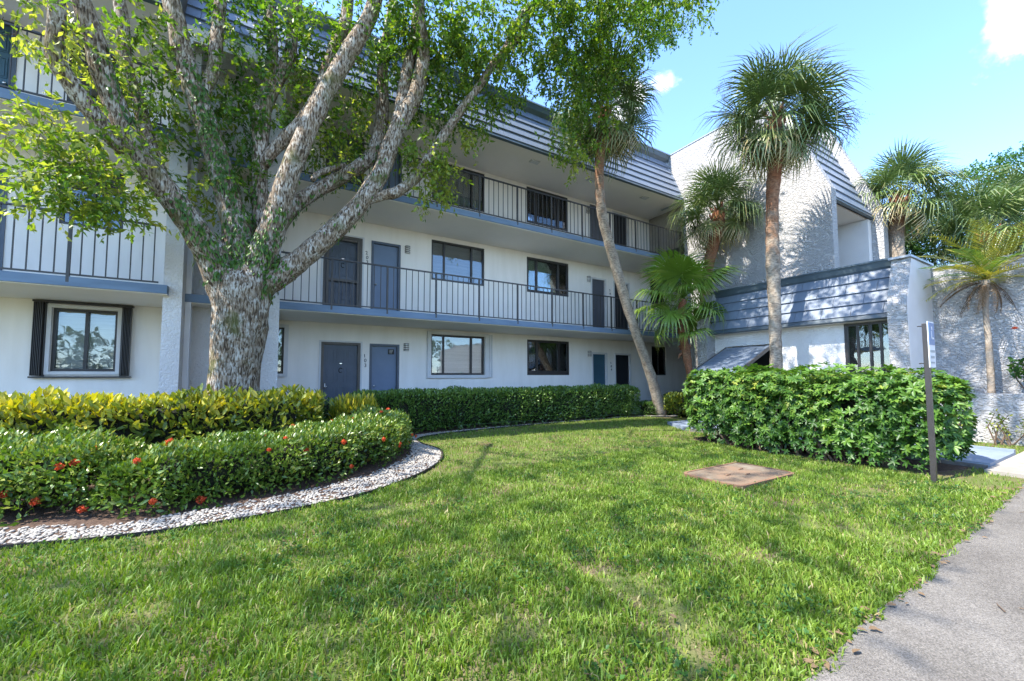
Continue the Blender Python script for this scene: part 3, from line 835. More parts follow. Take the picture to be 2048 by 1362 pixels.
# mansard roofs: courses of separate shingles over a backing
def mansard(parent, origin, along, up, length, slope, courses, width, stagger=0.5, mat='shingle_blue', eave='roof_metal', lip=0.045):
    origin, along, up = Vector(origin), Vector(along).normalized(), Vector(up).normalized()
    nrm = along.cross(up).normalized()
    root = MB()
    a = origin - nrm * 0.06; b = a + along * length; c = b + up * slope; d = a + up * slope
    a2, b2, c2, d2 = (p + nrm * 0.05 for p in (a, b, c, d))
    n = len(root.v); root.v += [tuple(p) for p in (a, b, c, d, a2, b2, c2, d2)]
    root.f += [tuple(n + i for i in q) for q in ((3, 2, 1, 0), (4, 5, 6, 7), (0, 1, 5, 4), (1, 2, 6, 5), (2, 3, 7, 6), (3, 0, 4, 7))]
    r = root.build('mansard_roof', MATS[eave], parent)
    h = slope / courses
    meshes = {}
    for i in range(courses):
        s = -(stagger * (i % 2)) * width - (i * 0.13) * width
        while s < length:
            a0, a1 = max(s, 0.0), min(s + width, length)
            if a1 - a0 > 0.05:
                w = round(a1 - a0, 3)
                if w not in meshes:
                    q = MB(); g = 0.004
                    ht = h + 0.0
                    q.prism([(0.0, 0.0), (lip, 0.0), (lip - 0.002, 0.012), (0.008, ht - 0.002), (0.0, ht - 0.002)], 'x', g, w - g)
                    me = q.mesh('shingle'); me.materials.append(MATS[mat]); meshes[w] = me
                o_ = origin + along * a0 + up * (h * i) + nrm * (0.002 * random.random())
                inst('shingle', meshes[w], frame_matrix(o_, along, nrm, up), r)
            s += width
    # dark eave strip
    e = MB()
    a = origin - up * 0.10 - nrm * 0.05; pts = [a, a + along * length, a + along * length + up * 0.094, a + up * 0.094]
    p2 = [p + nrm * 0.075 for p in pts]
    e.v += [tuple(p) for p in pts + p2]; e.f += [(3, 2, 1, 0), (4, 5, 6, 7), (0, 1, 5, 4), (1, 2, 6, 5), (2, 3, 7, 6), (3, 0, 4, 7)]
    e.build('eave_strip', MATS[eave], r)
    return r


def bent(y_per_z):
    return Vector((0, y_per_z, 1)).normalized()

MU = bent(0.39)
SL = sqrt(1 + 0.39 ** 2)
for (xa, xb, dy, zt) in ((-1.6, 10.40, 0, 9.16), (10.403, 12.79, 0, 9.42), (-7.5, -1.603, YL, 9.30)):
    z0 = 7.76
    n = 6 if zt > 9.4 else 5
    r = mansard(bld, (xa, -1.81 + dy, z0), (1, 0, 0), MU, xb - xa, (zt - z0) * SL, n, 0.62)
    yt = -1.81 + dy + 0.39 * (zt - z0)
    g = MB()
    g.prism([(yt - 0.10, zt + 0.10), (yt - 0.15, zt + 0.235), (yt + 0.25, zt + 0.235), (yt + 0.25, zt - 0.02), (yt - 0.012, zt + 0.0)], 'x', xa + 0.0005, xb - 0.0005)
    g.build('gutter', MATS['roof_metal'], bld)
    g = MB(); g.prism([(yt - 0.17, zt + 0.2355), (yt - 0.17, zt + 0.275), (yt + 0.30, zt + 0.285), (yt + 0.30, zt + 0.2355)], 'x', xa + 0.0007, xb - 0.0007)
    g.build('roof_cap', MATS['flashing'], bld)
    m = MB(); m.box(xa, yt + 0.255, 7.9, xb, 9.0, zt + 0.1); m.build('roof', MATS['concrete'], bld)
# flashing where the roof meets the wing
g = MB(); g.prism([(-1.87, 7.66), (-1.10, 9.66), (-0.9, 9.66), (-0.9, 7.66)], 'x', 12.70, 12.795); g.build('flashing', MATS['flashing'], bld)

# ------------------------------------------------------------ side wing with the tall stucco fin
wing = empty('building_wing', (14.3, -4.0, 0), 'tall white stucco wing with sloped fin walls beside the balconies', 'building')
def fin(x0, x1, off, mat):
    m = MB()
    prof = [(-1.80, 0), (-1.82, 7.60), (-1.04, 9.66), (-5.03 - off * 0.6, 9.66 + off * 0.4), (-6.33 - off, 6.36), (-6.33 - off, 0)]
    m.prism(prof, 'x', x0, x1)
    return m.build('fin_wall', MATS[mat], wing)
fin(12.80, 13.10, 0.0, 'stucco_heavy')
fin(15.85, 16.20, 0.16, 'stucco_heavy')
q = MB(); q.prism([(-1.0, 9.665), (-1.0, 9.70), (-5.05, 9.70), (-5.05, 9.665)], 'x', 12.78, 13.12); q.build('coping', MATS['flashing'], wing)
mansard(wing, (13.102, -6.24, 6.20), (1, 0, 0), MU, 2.745, 3.2 * SL, 9, 0.55)
m = MB(); m.box(13.102, -6.15, 6.09, 15.848, -3.3, 6.13); m.build('soffit', MATS['soffit_paint'], wing)
m = MB(); m.box(13.102, -3.4, 0, 15.848, -3.2, 6.088); m.build('wall', MATS['stucco_smooth'], wing)
m = MB(); m.box(15.60, -6.20, 0, 15.847, -3.41, 6.088); m.build('wall', MATS['stucco_smooth'], wing)
m = MB(); m.box(13.102, -4.9, 6.14, 15.848, 4.0, 9.5); m.build('roof', MATS['concrete'], wing)
m = MB(); m.box(16.21, -4.0, 0, 19.4, 6.0, 9.3); m.build('wall', MATS['stucco_smooth'], wing)

# ------------------------------------------------------------ garage in front of the wing
gar = empty('garage', (11.8, -6.0, 0), 'low stucco garage with slate blue shingle mansard and tilted door', 'garage')
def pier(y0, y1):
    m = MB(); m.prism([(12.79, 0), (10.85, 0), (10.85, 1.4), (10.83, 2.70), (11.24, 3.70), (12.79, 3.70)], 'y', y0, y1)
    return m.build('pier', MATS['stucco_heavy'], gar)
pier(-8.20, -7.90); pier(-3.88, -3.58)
c = MB(); c.box(11.15, -8.23, 3.702, 12.6, -7.87, 3.745); c.build('coping', MATS['flashing'], gar)
GD = (-5.50, -4.22)              # tilt door opening along Y
GW = (-7.896, -7.02)             # dark window
m = MB()
X = 11.25
ys = sorted([-7.898, GW[1], GD[0], GD[1], -3.882]); 
def gq(y0, y1, z0, z1): m.quad((X, y1, z0), (X, y0, z0), (X, y0, z1), (X, y1, z1))
gq(-7.898, GW[1], 0, 0.85); gq(GW[1], GD[0], 0, 2.62); gq(GD[0], GD[1], 2.10, 2.62); gq(GD[1], -3.882, 0, 2.62); gq(-7.898, GW[1], 2.44, 2.62)
for y in GD:
    m.quad((X, y, 0), (X + 0.3, y, 0), (X + 0.3, y, 2.1), (X, y, 2.1))
m.quad((X, GD[0], 2.1), (X + 0.3, GD[0], 2.1), (X + 0.3, GD[1], 2.1), (X, GD[1], 2.1))
m.build('wall', MATS['stucco_fine'], gar)
m = MB(); m.box(X + 0.9, GD[0] - 0.3, 0, X + 0.95, GD[1] + 0.3, 2.3); m.box(X + 0.301, GD[0] - 0.3, 0, X + 0.9, GD[0] - 0.25, 2.3); m.box(X + 0.301, GD[1] + 0.25, 0, X + 0.9, GD[1] + 0.3, 2.3); m.box(X + 0.301, GD[0] - 0.3, 2.301, X + 0.95, GD[1] + 0.3, 2.33)
m.build('interior', MATS['room_dark'], gar)
# dark sliding window
m = MB(); z0, z1 = 0.85, 2.44
def gbar(y0, y1, a, b, d=0.06): m.box(X - 0.01, y0, a, X + d, y1, b)
gbar(GW[0], GW[0] + 0.05, z0, z1); gbar(GW[1] - 0.06, GW[1], z0, z1); gbar(GW[0] + 0.05, GW[1] - 0.06, z1 - 0.06, z1); gbar(GW[0] + 0.05, GW[1] - 0.06, z0, z0 + 0.06)
for yy in (-7.26, -7.48, -7.66):
    gbar(yy - 0.02, yy + 0.02, z0 + 0.06, z1 - 0.06, 0.05)
w = m.build('window', MATS['frame_bronze'], gar)
yy = [GW[0] + 0.04, -7.66, -7.48, -7.26, GW[1] - 0.05]
for i in range(4):
    p = MB(); p.box(X + 0.02 + 0.008 * (i % 2), yy[i], z0 + 0.05, X + 0.025 + 0.008 * (i % 2), yy[i + 1], z1 - 0.05); p.build('pane', MATS['glass'], w)
b = MB(); b.box(X + 0.12, GW[0] + 0.01, z0, X + 0.14, GW[1] - 0.01, z1); b.build('window_back', MATS['room_dark'], w)  # flat panel painted with the darkness of the room behind
# mansard facing -X
GU = Vector((0.40, 0, 1)).normalized()
r = mansard(gar, (10.98, -3.885, 2.56), (0, -1, 0), GU, 4.01, 1.06 * sqrt(1.16), 4, 0.56)
g = MB(); g.prism([(11.33, 3.62), (11.29, 3.75), (11.85, 3.75), (11.85, 3.55), (11.40, 3.55)], 'y', -7.895, -3.75); g.build('gutter', MATS['roof_metal'], gar)
g = MB(); g.prism([(11.27, 3.7505), (11.27, 3.785), (11.9, 3.79), (11.9, 3.7505)], 'y', -7.893, -3.752); g.build('roof_cap', MATS['roof_metal'], gar)
m = MB(); m.box(11.86, -7.89, 3.4, 12.79, -3.6, 3.6); m.build('roof', MATS['concrete'], gar)
m = MB(); m.box(11.02, -7.896, 2.46, 11.245, -3.884, 2.48); m.build('soffit', MATS['soffit_paint'], gar)
# tilted-up door: ribbed sheet swung outwards
A = Vector((11.22, 0, 2.06)); B = Vector((9.46, 0, 1.285)); U = (B - A).normalized(); L = (B - A).length; N = Vector((U.z, 0, -U.x)); N = N if N.z > 0 else -N
td = MB()
def tbox(mb, s0, s1, y0, y1, n0, n1):
    P = [A + U * s + N * n for s, n in ((s0, n0), (s1, n0), (s1, n1), (s0, n1))]
    mb.prism([(p.x, p.z) for p in P], 'y', y0, y1)
tbox(td, 0, L, GD[0] + 0.03, GD[1] - 0.03, -0.03, 0.0)
t = td.build('garage_door', MATS['shingle_blue'], gar)
for i in range(9):
    q = MB(); s = 0.05 + i * (L - 0.1) / 9
    tbox(q, s, s + (L - 0.1) / 9 - 0.012, GD[0] + 0.05, GD[1] - 0.05, 0.001, 0.022); q.build('panel', MATS['shingle_blue'], t)
q = MB(); tbox(q, 0.0, L, GD[0] + 0.005, GD[0] + 0.029, -0.05, 0.03); q.build('frame', MATS['screen_frame'], t)
q = MB(); tbox(q, 0.0, L, GD[1] - 0.029, GD[1] - 0.005, -0.05, 0.03); q.build('frame', MATS['screen_frame'], t)

# return wall and tall garden wall
gw = MB(); gw.prism([(10.862, -8.199), (12.455, -8.199), (12.455, -8.0), (10.862, -8.0)], 'z', 0, 0.001)
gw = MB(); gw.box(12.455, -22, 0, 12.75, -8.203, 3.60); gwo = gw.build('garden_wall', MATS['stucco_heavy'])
tag(gwo, 'tall rough stucco garden wall behind the small yellow palm', 'wall')
c = MB(); c.box(12.43, -22, 3.602, 12.78, -8.235, 3.64); c.build('coping', MATS['flashing'], gwo)
rw = MB(); rw.prism([(10.87, 0), (10.87, 1.4), (10.85, 2.70), (11.26, 3.68), (12.455, 3.655), (12.455, 0)], 'y', -8.206, -8.2015)
rw.build('return_wall', MATS['stucco_smooth'], gar)
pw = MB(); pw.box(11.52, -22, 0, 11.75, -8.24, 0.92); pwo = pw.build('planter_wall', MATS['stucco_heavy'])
tag(pwo, 'low white stucco planter wall at the foot of the garden wall', 'planter')
s = MB(); s.box(11.752, -22, 0, 12.452, -8.24, 0.84); s.build('soil', MATS['mulch'], pwo)


# ------------------------------------------------------------ foliage builders
def unit(a):
    return a / np.maximum(np.linalg.norm(a, axis=1, keepdims=True), 1e-9)


def leaf_mesh(name, pos, axis, nrm, L, W, tint, fold=0.18, droop=0.0, six=False):
    """one small folded blade per leaf: four corners (two triangles) or six (four triangles)"""
    n = len(pos)
    axis = unit(axis); side = unit(np.cross(axis, nrm)); up = np.cross(side, axis)
    L = np.broadcast_to(L, (n,))[:, None]; W = np.broadcast_to(W, (n,))[:, None]
    down = np.zeros((n, 3)); down[:, 2] = -1
    tip = pos + axis * L + down * L * droop
    if six:
        m1 = pos + axis * L * 0.35 + up * W * fold; m2 = pos + axis * L * 0.72 + up * W * fold * 0.7 + down * L * droop * 0.4
        V = np.stack([pos, m1 + side * W * 0.46, m2 + side * W * 0.42, tip, m2 - side * W * 0.42, m1 - side * W * 0.46, (m1 + m2) / 2 - up * W * fold], 1)
        F = np.array([[0, 1, 6], [1, 2, 6], [2, 3, 6], [3, 4, 6], [4, 5, 6], [5, 0, 6]])
        k = 7
    else:
        mid = pos + axis * L * 0.45 + up * W * fold + down * L * droop * 0.2
        V = np.stack([pos, mid + side * W * 0.5, tip, mid - side * W * 0.5], 1)
        F = np.array([[0, 1, 2], [0, 2, 3]]); k = 4
    idx = (np.arange(n) * k)[:, None, None] + F[None]
    return np_mesh(name, V.reshape(-1, 3), idx.reshape(-1, 3), tint=np.repeat(np.clip(tint, 0, 1), k))


def rnd_dirs(n):
    return unit(rng.normal(size=(n, 3)))


def lumpy(p, s, amp, seed=0.0):
    return np.array([amp * mnoise.noise(Vector((a[0] * s + seed, a[1] * s, a[2] * s))) for a in p])


def hedge_points(line, halfw, height, n, square=0.35, z0=0.03, lump=0.05, shell=(0.72, 1.04), lscale=2.2, seed=0.0):
    """points on the outside of a clipped hedge along a centre line; returns positions and outward normals"""
    pts = np.array(smooth_path([(a, b) for a, b in line], 12))
    seg = np.diff(pts, axis=0); ln = np.linalg.norm(seg, axis=1); cum = np.concatenate([[0], np.cumsum(ln)]); tot = cum[-1]
    ext = halfw * 0.85
    s = rng.uniform(-ext, tot + ext, n)
    sc = np.clip(s, 0, tot - 1e-6); i = np.clip(np.searchsorted(cum, sc, side='right') - 1, 0, len(seg) - 1)
    t = (sc - cum[i]) / ln[i]
    c = pts[i] + seg[i] * t[:, None]; tg = seg[i] / ln[i][:, None]; nm = np.stack([tg[:, 1], -tg[:, 0]], 1)
    over = np.where(s < 0, s, np.where(s > tot, s - tot, 0.0)) / ext        # -1..1 beyond the ends
    cap = np.sqrt(np.clip(1 - np.abs(over) ** 3.0, 0, 1))
    hm = height if not callable(height) else height(0.5)
    q = rng.uniform(0, 2 * hm + 2 * halfw, n)
    ca = np.where(q < hm, -1.0, np.where(q < hm + 2 * halfw, (q - hm) / halfw - 1, 1.0))
    sa = np.where(q < hm, q / hm * 2 - 1, np.where(q < hm + 2 * halfw, 1.0, 1 - (q - hm - 2 * halfw) / hm * 2))
    pw = 2.0 / square
    sc_ = (np.abs(ca) ** pw + np.abs(np.where(sa > 0, sa, sa * 0.4)) ** pw) ** (1 / pw)
    cx, cz = ca / sc_, np.where(sa > 0, sa / sc_, sa)
    r = rng.uniform(shell[0], shell[1], n)
    hz = height if not callable(height) else np.array([height(q) for q in sc / tot])
    half = hz * 0.5
    w = halfw * cap
    P = np.zeros((n, 3))
    P[:, :2] = c + nm * (cx * w * r)[:, None] + tg * (over * ext)[:, None]
    P[:, 2] = z0 + half + cz * half * (0.55 + 0.45 * cap) * r
    N = np.zeros((n, 3)); N[:, :2] = nm * (np.sign(ca) * np.abs(ca) ** 3)[:, None] + tg * (np.sign(over) * np.abs(over) ** 2)[:, None]; N[:, 2] = np.where(sa > 0, np.abs(sa) ** 3, -0.2 * np.abs(sa))
    N = unit(N + 1e-6)
    P += N * lumpy(P, lscale, lump, seed)[:, None]
    P[:, 2] = np.maximum(P[:, 2], z0)
    return P, N


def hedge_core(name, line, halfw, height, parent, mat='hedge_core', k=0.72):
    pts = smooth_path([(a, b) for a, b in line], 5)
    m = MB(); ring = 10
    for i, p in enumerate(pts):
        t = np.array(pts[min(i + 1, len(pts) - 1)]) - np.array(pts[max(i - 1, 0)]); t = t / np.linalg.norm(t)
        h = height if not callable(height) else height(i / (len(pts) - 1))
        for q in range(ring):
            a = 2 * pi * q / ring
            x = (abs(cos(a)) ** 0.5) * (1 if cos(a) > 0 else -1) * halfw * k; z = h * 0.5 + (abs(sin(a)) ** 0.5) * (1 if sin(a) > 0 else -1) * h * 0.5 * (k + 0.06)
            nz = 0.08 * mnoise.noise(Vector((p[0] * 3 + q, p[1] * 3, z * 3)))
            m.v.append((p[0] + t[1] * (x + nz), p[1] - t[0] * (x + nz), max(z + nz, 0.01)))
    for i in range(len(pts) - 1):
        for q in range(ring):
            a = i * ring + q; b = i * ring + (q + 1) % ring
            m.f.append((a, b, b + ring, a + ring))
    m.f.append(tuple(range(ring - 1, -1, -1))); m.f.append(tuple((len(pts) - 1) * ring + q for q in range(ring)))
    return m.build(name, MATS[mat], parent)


def hedge(name, label, cat, line, halfw, height, n, L, W, mat, tints, square=0.35, lump=0.05, up=0.5, spread=0.7, six=False, twigs=0, group=None, shell=(0.72, 1.04), core=0.72, droop=0.0, top_tint=0.0, lscale=2.2, shoots=0):
    base = line[len(line) // 2]
    root = empty(name, (base[0], base[1], 0), label, cat, group)
    P, N = hedge_points(line, halfw, height, n, square=square, lump=lump, shell=shell, lscale=lscale, seed=len(label))
    ax = N * 0.75 + rnd_dirs(n) * spread; ax[:, 2] += up
    nr = N * 0.7 + rnd_dirs(n) * 0.6; nr[:, 2] += 0.55
    l = rng.uniform(L[0], L[1], n); hz = (height if not callable(height) else height(0.5))
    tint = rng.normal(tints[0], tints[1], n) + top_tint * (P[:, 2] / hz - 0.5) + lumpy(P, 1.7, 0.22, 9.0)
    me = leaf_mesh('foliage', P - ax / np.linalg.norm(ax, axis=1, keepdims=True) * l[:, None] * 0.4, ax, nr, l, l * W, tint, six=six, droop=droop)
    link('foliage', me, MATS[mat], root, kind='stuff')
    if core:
        hedge_core('shade_core', line, halfw, height, root, k=core)  # solid dark fill for the shaded inside, stops view through
    if twigs:
        pts = smooth_path([(a, b) for a, b in line], 20)
        for k in range(twigs):
            p = pts[random.randrange(len(pts))]
            h = (height if not callable(height) else height(0.5)) * random.uniform(0.5, 0.95)
            s = Vector((p[0] + random.uniform(-0.5, 0.5) * halfw, p[1] + random.uniform(-0.5, 0.5) * halfw, 0.0))
            e = Vector((p[0] + random.uniform(-0.95, 0.95) * halfw, p[1] + random.uniform(-0.9, 0.9) * halfw, h))
            mid = (s + e) / 2 + Vector((random.uniform(-0.1, 0.1), random.uniform(-0.1, 0.1), 0.03))
            t = MB(); t.tube([s, mid, e], [0.016, 0.011, 0.004], 5); t.build('stem', MATS['twig'], root)
    return root


# ------------------------------------------------------------ lawn grass
def in_poly(px, py, poly):
    inside = np.zeros(len(px), bool); j = len(poly) - 1
    for i in range(len(poly)):
        xi, yi = poly[i]; xj, yj = poly[j]
        c = ((yi > py) != (yj > py)) & (px < (xj - xi) * (py - yi) / (yj - yi + 1e-12) + xi)
        inside ^= c; j = i
    return inside


# outline of the planted beds (outer line of the pebble border)
BED_OUT = [(-3.6, -6.30), (-2.6, -6.42), (-1.70, -6.52), (-1.11, -6.68), (-0.49, -6.74), (0.25, -6.67), (0.98, -6.43), (1.70, -5.88), (2.20, -5.22), (2.46, -4.45), (2.40, -3.75), (2.48, -3.15), (2.95, -2.78), (3.9, -2.55), (5.5, -2.38), (8.1, -2.30), (9.6, -2.26), (10.2, -2.62), (10.75, -2.95), (11.1, -2.7)]
BED_IN = [(-3.6, -5.75), (-2.6, -5.85), (-1.75, -6.00), (-1.10, -6.32), (-0.55, -6.22), (0.25, -6.05), (0.90, -5.72), (1.42, -5.25), (1.85, -4.65), (2.05, -4.15), (2.05, -3.70), (2.10, -3.0), (2.75, -2.52), (3.85, -2.33), (5.5, -2.18), (8.1, -2.12), (9.55, -2.10), (10.2, -2.3), (10.8, -2.5), (11.1, -2.4)]
out_s = [tuple(p) for p in smooth_path(BED_OUT, 8)]
in_s = [tuple(p) for p in smooth_path(BED_IN, 8)]
BED_POLY = out_s + [(11.1, 1.0), (-3.6, 1.0)]


def grass_patch(n, region, hmin, hmax, wmul=1.0, seed=1, dens_far=None):
    x0, x1, y0, y1 = region
    X = rng.uniform(x0, x1, n); Y = rng.uniform(y0, y1, n)
    keep = ~in_poly(X, Y, BED_POLY)
    yedge = -10.215 + 0.027 * np.clip(X, 0, 8) + np.array([0.05 * mnoise.noise(Vector((a * 1.3, 0, 0))) + 0.06 * mnoise.noise(Vector((a * 5, 8, 0))) for a in X])
    keep &= Y > yedge
    keep &= ~((X > 7.05) & (X < PX1 + 0.12) & (Y > -9.45) & (Y < -5.85)) & ~((X > 8.2) & (X < PX1 + 0.12) & (Y > -9.62) & (Y < -4.9)) & ~((X > 7.88) & (X < 10.62) & (Y < -9.6)) & ~((X > 8.2 + 0.69 * (Y + 4.9)) & (Y > -5.35) & (Y < -4.05)) & ~((X > 10.0) & (Y > -4.1)) & (X < 11.45)
    keep &= ~((X > 4.45) & (X < 5.74) & (Y > -8.44) & (Y < -7.64))
    X, Y = X[keep], Y[keep]
    bare = np.array([mnoise.noise(Vector((a * 1.9, b * 1.9, 4.0))) + 0.5 * mnoise.noise(Vector((a * 5.2, b * 5.2, 1.0))) for a, b in zip(X, Y)])
    k2 = rng.uniform(0, 1, len(X)) > np.clip((bare - 0.42) * 2.2, 0, 0.6)
    X, Y, bare = X[k2], Y[k2], bare[k2]
    # denser towards the viewer's side of the lawn, where single blades can be told apart
    return X, Y, bare


def grass_mesh(X, Y, bare, h, w):
    n = len(X)
    a = rng.uniform(0, 2 * pi, n); lean = rng.uniform(0.15, 1.15, n)
    clump = np.array([mnoise.noise(Vector((p * 3.1, q * 3.1, 8.0))) for p, q in zip(X, Y)])
    H = rng.uniform(h[0], h[1], n) * (1.0 + 0.45 * clump) * np.where(bare > 0.3, 0.7, 1.0); Wd = rng.uniform(w[0], w[1], n) * np.where(rng.uniform(0, 1, n) < 0.15, 1.7, 1.0)
    dx, dy = np.cos(a) * lean, np.sin(a) * lean
    base = np.stack([X, Y, np.full(n, -0.004)], 1)
    dirv = np.stack([dx, dy, np.zeros(n)], 1)
    b = rng.uniform(0, 2 * pi, n); side = np.stack([np.cos(b), np.sin(b), np.zeros(n)], 1) * Wd[:, None] * 0.5
    upv = np.zeros((n, 3)); upv[:, 2] = 1
    mid = base + (upv * 0.62 + dirv * 0.25) * H[:, None]
    tip = base + (upv * rng.uniform(0.72, 1.0, n)[:, None] + dirv * 0.75) * H[:, None]
    V = np.stack([base - side, base + side, mid + side * 0.8, mid - side * 0.8, tip], 1)
    F = np.array([[0, 1, 2], [0, 2, 3], [3, 2, 4]])
    idx = (np.arange(n) * 5)[:, None, None] + F[None]
    tint = rng.normal(0.42, 0.17, n) + 0.25 * clump + np.clip(bare, 0, 0.5) * 0.35
    dry = rng.uniform(0, 1, n) < np.clip(0.035 + 0.22 * np.clip(bare - 0.1, 0, 0.6), 0, 0.3)
    tint = np.where(dry, rng.uniform(0.88, 1.0, n), np.clip(tint, 0, 0.86))
    return np_mesh('grass', V.reshape(-1, 3), idx.reshape(-1, 3), tint=np.repeat(tint, 5))


gx, gy, gb = grass_patch(150000, (-3.2, 6.9, -10.3, -6.2), 0, 0)
gx2, gy2, gb2 = grass_patch(60000, (0.0, 11.5, -6.9, -2.2), 0, 0)
gx3, gy3, gb3 = grass_patch(50000, (-1.4, 3.8, -10.2, -7.6), 0, 0)
gx4, gy4, gb4 = grass_patch(6000, (6.9, 11.5, -10.2, -8.2), 0, 0)
GX, GY, GB = (np.concatenate(t) for t in ((gx, gx2, gx3, gx4), (gy, gy2, gy3, gy4), (gb, gb2, gb3, gb4)))
g_o = link('grass', grass_mesh(GX, GY, GB, (0.022, 0.070), (0.0045, 0.0095)), MATS['grass_blade'])
tag(g_o, 'green lawn grass with a few dry straw blades', 'grass', kind='stuff')
# low broad-leaved weeds in the lawn
nw = 5200
wx, wy, wb = grass_patch(nw * 2, (-2.6, 7.0, -10.1, -4.2), 0, 0)
sel = np.array([mnoise.noise(Vector((a * 1.1, b * 1.1, 2.0))) for a, b in zip(wx, wy)]) > 0.12
wx, wy = wx[sel], wy[sel]; m_ = len(wx)
rep = 4
wp = np.stack([np.repeat(wx, rep) + rng.normal(0, 0.012, m_ * rep), np.repeat(wy, rep) + rng.normal(0, 0.012, m_ * rep), rng.uniform(0.01, 0.045, m_ * rep)], 1)
wa = rnd_dirs(m_ * rep); wa[:, 2] = np.abs(wa[:, 2]) * 0.4
wn_ = np.tile([0, 0, 1.0], (m_ * rep, 1)) + rnd_dirs(m_ * rep) * 0.3
w_o = link('clover', leaf_mesh('clover', wp, wa, wn_, rng.uniform(0.015, 0.034, m_ * rep), rng.uniform(0.012, 0.024, m_ * rep), rng.normal(0.45, 0.2, m_ * rep)), MATS['leaf_bush'])
tag(w_o, 'small broad-leaved weeds scattered through the lawn grass', 'weeds', kind='stuff')

# ------------------------------------------------------------ bed soil, pebble border, edging
v = []; f = []
for i, (a, b) in enumerate(zip(out_s, in_s)):
    v += [(b[0], b[1], 0.012), (b[0], 0.2 if b[0] > 2.3 else -1.5, 0.010)]
for i in range(len(out_s) - 1):
    f.append((2 * i, 2 * i + 2, 2 * i + 3, 2 * i + 1))
bed = link('planting_bed', np_mesh('planting_bed', v, f), MATS['mulch'])
tag(bed, 'dark mulched planting bed under the hedges', 'soil', kind='structure')
v = []; f = []
for i, (a, b) in enumerate(zip(out_s, in_s)):
    v += [(a[0], a[1], 0.016), (b[0] * 1.0, b[1] + 0.10, 0.016)]
for i in range(len(out_s) - 1):
    f.append((2 * i, 2 * i + 2, 2 * i + 3, 2 * i + 1))
peb = link('pebble_border', np_mesh('pebble_border', v, f), MATS['mulch'])
tag(peb, 'curved border of white pebbles around the flowering hedge', 'pebbles', kind='structure')
em = MB()
for i in range(len(out_s) - 1):
    a, b = out_s[i], out_s[i + 1]
    t = Vector((b[0] - a[0], b[1] - a[1], 0)); t.normalize(); nn = Vector((t.y, -t.x, 0)) * 0.012
    n = len(em.v)
    em.v += [(a[0], a[1], 0), (b[0], b[1], 0), (b[0], b[1], 0.034), (a[0], a[1], 0.034), (a[0] + nn.x, a[1] + nn.y, 0), (b[0] + nn.x, b[1] + nn.y, 0), (b[0] + nn.x, b[1] + nn.y, 0.034), (a[0] + nn.x, a[1] + nn.y, 0.034)]
    em.f += [tuple(n + q for q in k) for k in ((0, 1, 2, 3), (5, 4, 7, 6), (3, 2, 6, 7))]
em.build('edging', MATS['edging_black'], peb)


def stone_mesh(seed):
    import bmesh
    bm = bmesh.new(); bmesh.ops.create_icosphere(bm, subdivisions=1, radius=1.0)
    for q in bm.verts:
        d = 1 + 0.28 * mnoise.noise(q.co * 1.1 + Vector((seed * 3.1, 0, 0)))
        q.co = Vector((q.co.x * d, q.co.y * d * 0.78, q.co.z * d * 0.5))
    me = bpy.data.meshes.new('pebble'); bm.to_mesh(me); bm.free()
    me.polygons.foreach_set('use_smooth', np.ones(len(me.polygons), dtype=bool))
    return me


stones = [stone_mesh(k) for k in range(5)]
for k, me in enumerate(stones):
    me.materials.append(MATS['pebble_grey' if k == 2 else 'pebble_white'])
spots = []
oa, ia = np.array(out_s), np.array(in_s)
for k in range(14000):
    i = random.randrange(len(out_s) - 1); t = random.random(); u = random.uniform(0.04, 1.0) ** 1.0
    a = oa[i] * (1 - t) + oa[i + 1] * t; b = ia[i] * (1 - t) + ia[i + 1] * t
    if np.linalg.norm(b - a) < random.random() * 0.65: continue
    if u > 0.72 and random.random() < (u - 0.72) * 3.2: continue
    p = a * (1 - u) + b * u
    spots.append((p[0], p[1], random.uniform(0.009, 0.021), random.randrange(5), random.uniform(0, 2 * pi), random.uniform(-0.3, 0.3)))
spots.sort(key=lambda s: (s[0] - CAM.x) ** 2 + (s[1] - CAM.y) ** 2 - (100 if False else 0))
vis = [s for s in spots if s[0] > -1.9]
far = [s for s in spots if s[0] <= -1.9]
near, rest = vis[:290], vis[290:] + far
for (x, y, r, k, a, tl) in near:
    inst('pebble', stones[k], Matrix.Translation((x, y, 0.016 + r * 0.35)) @ Matrix.Rotation(a, 4, 'Z') @ Matrix.Rotation(tl, 4, 'X') @ Matrix.Scale(r, 4), peb)
V = []; F = []
sv = [np.array([q.co[:] for q in me.vertices]) for me in stones]; sfc = [np.array([p.vertices[:] for p in me.polygons]) for me in stones]
cnt = 0
for (x, y, r, k, a, tl) in rest:
    c, s = cos(a), sin(a)
    vv = sv[k] * r; V.append(np.stack([vv[:, 0] * c - vv[:, 1] * s + x, vv[:, 0] * s + vv[:, 1] * c + y, vv[:, 2] + 0.016 + r * 0.35], 1)); F.append(sfc[k] + cnt); cnt += len(vv)
link('pebbles', np_mesh('pebbles', np.concatenate(V), np.concatenate(F), smooth=True), MATS['pebble_white'], peb, kind='stuff')

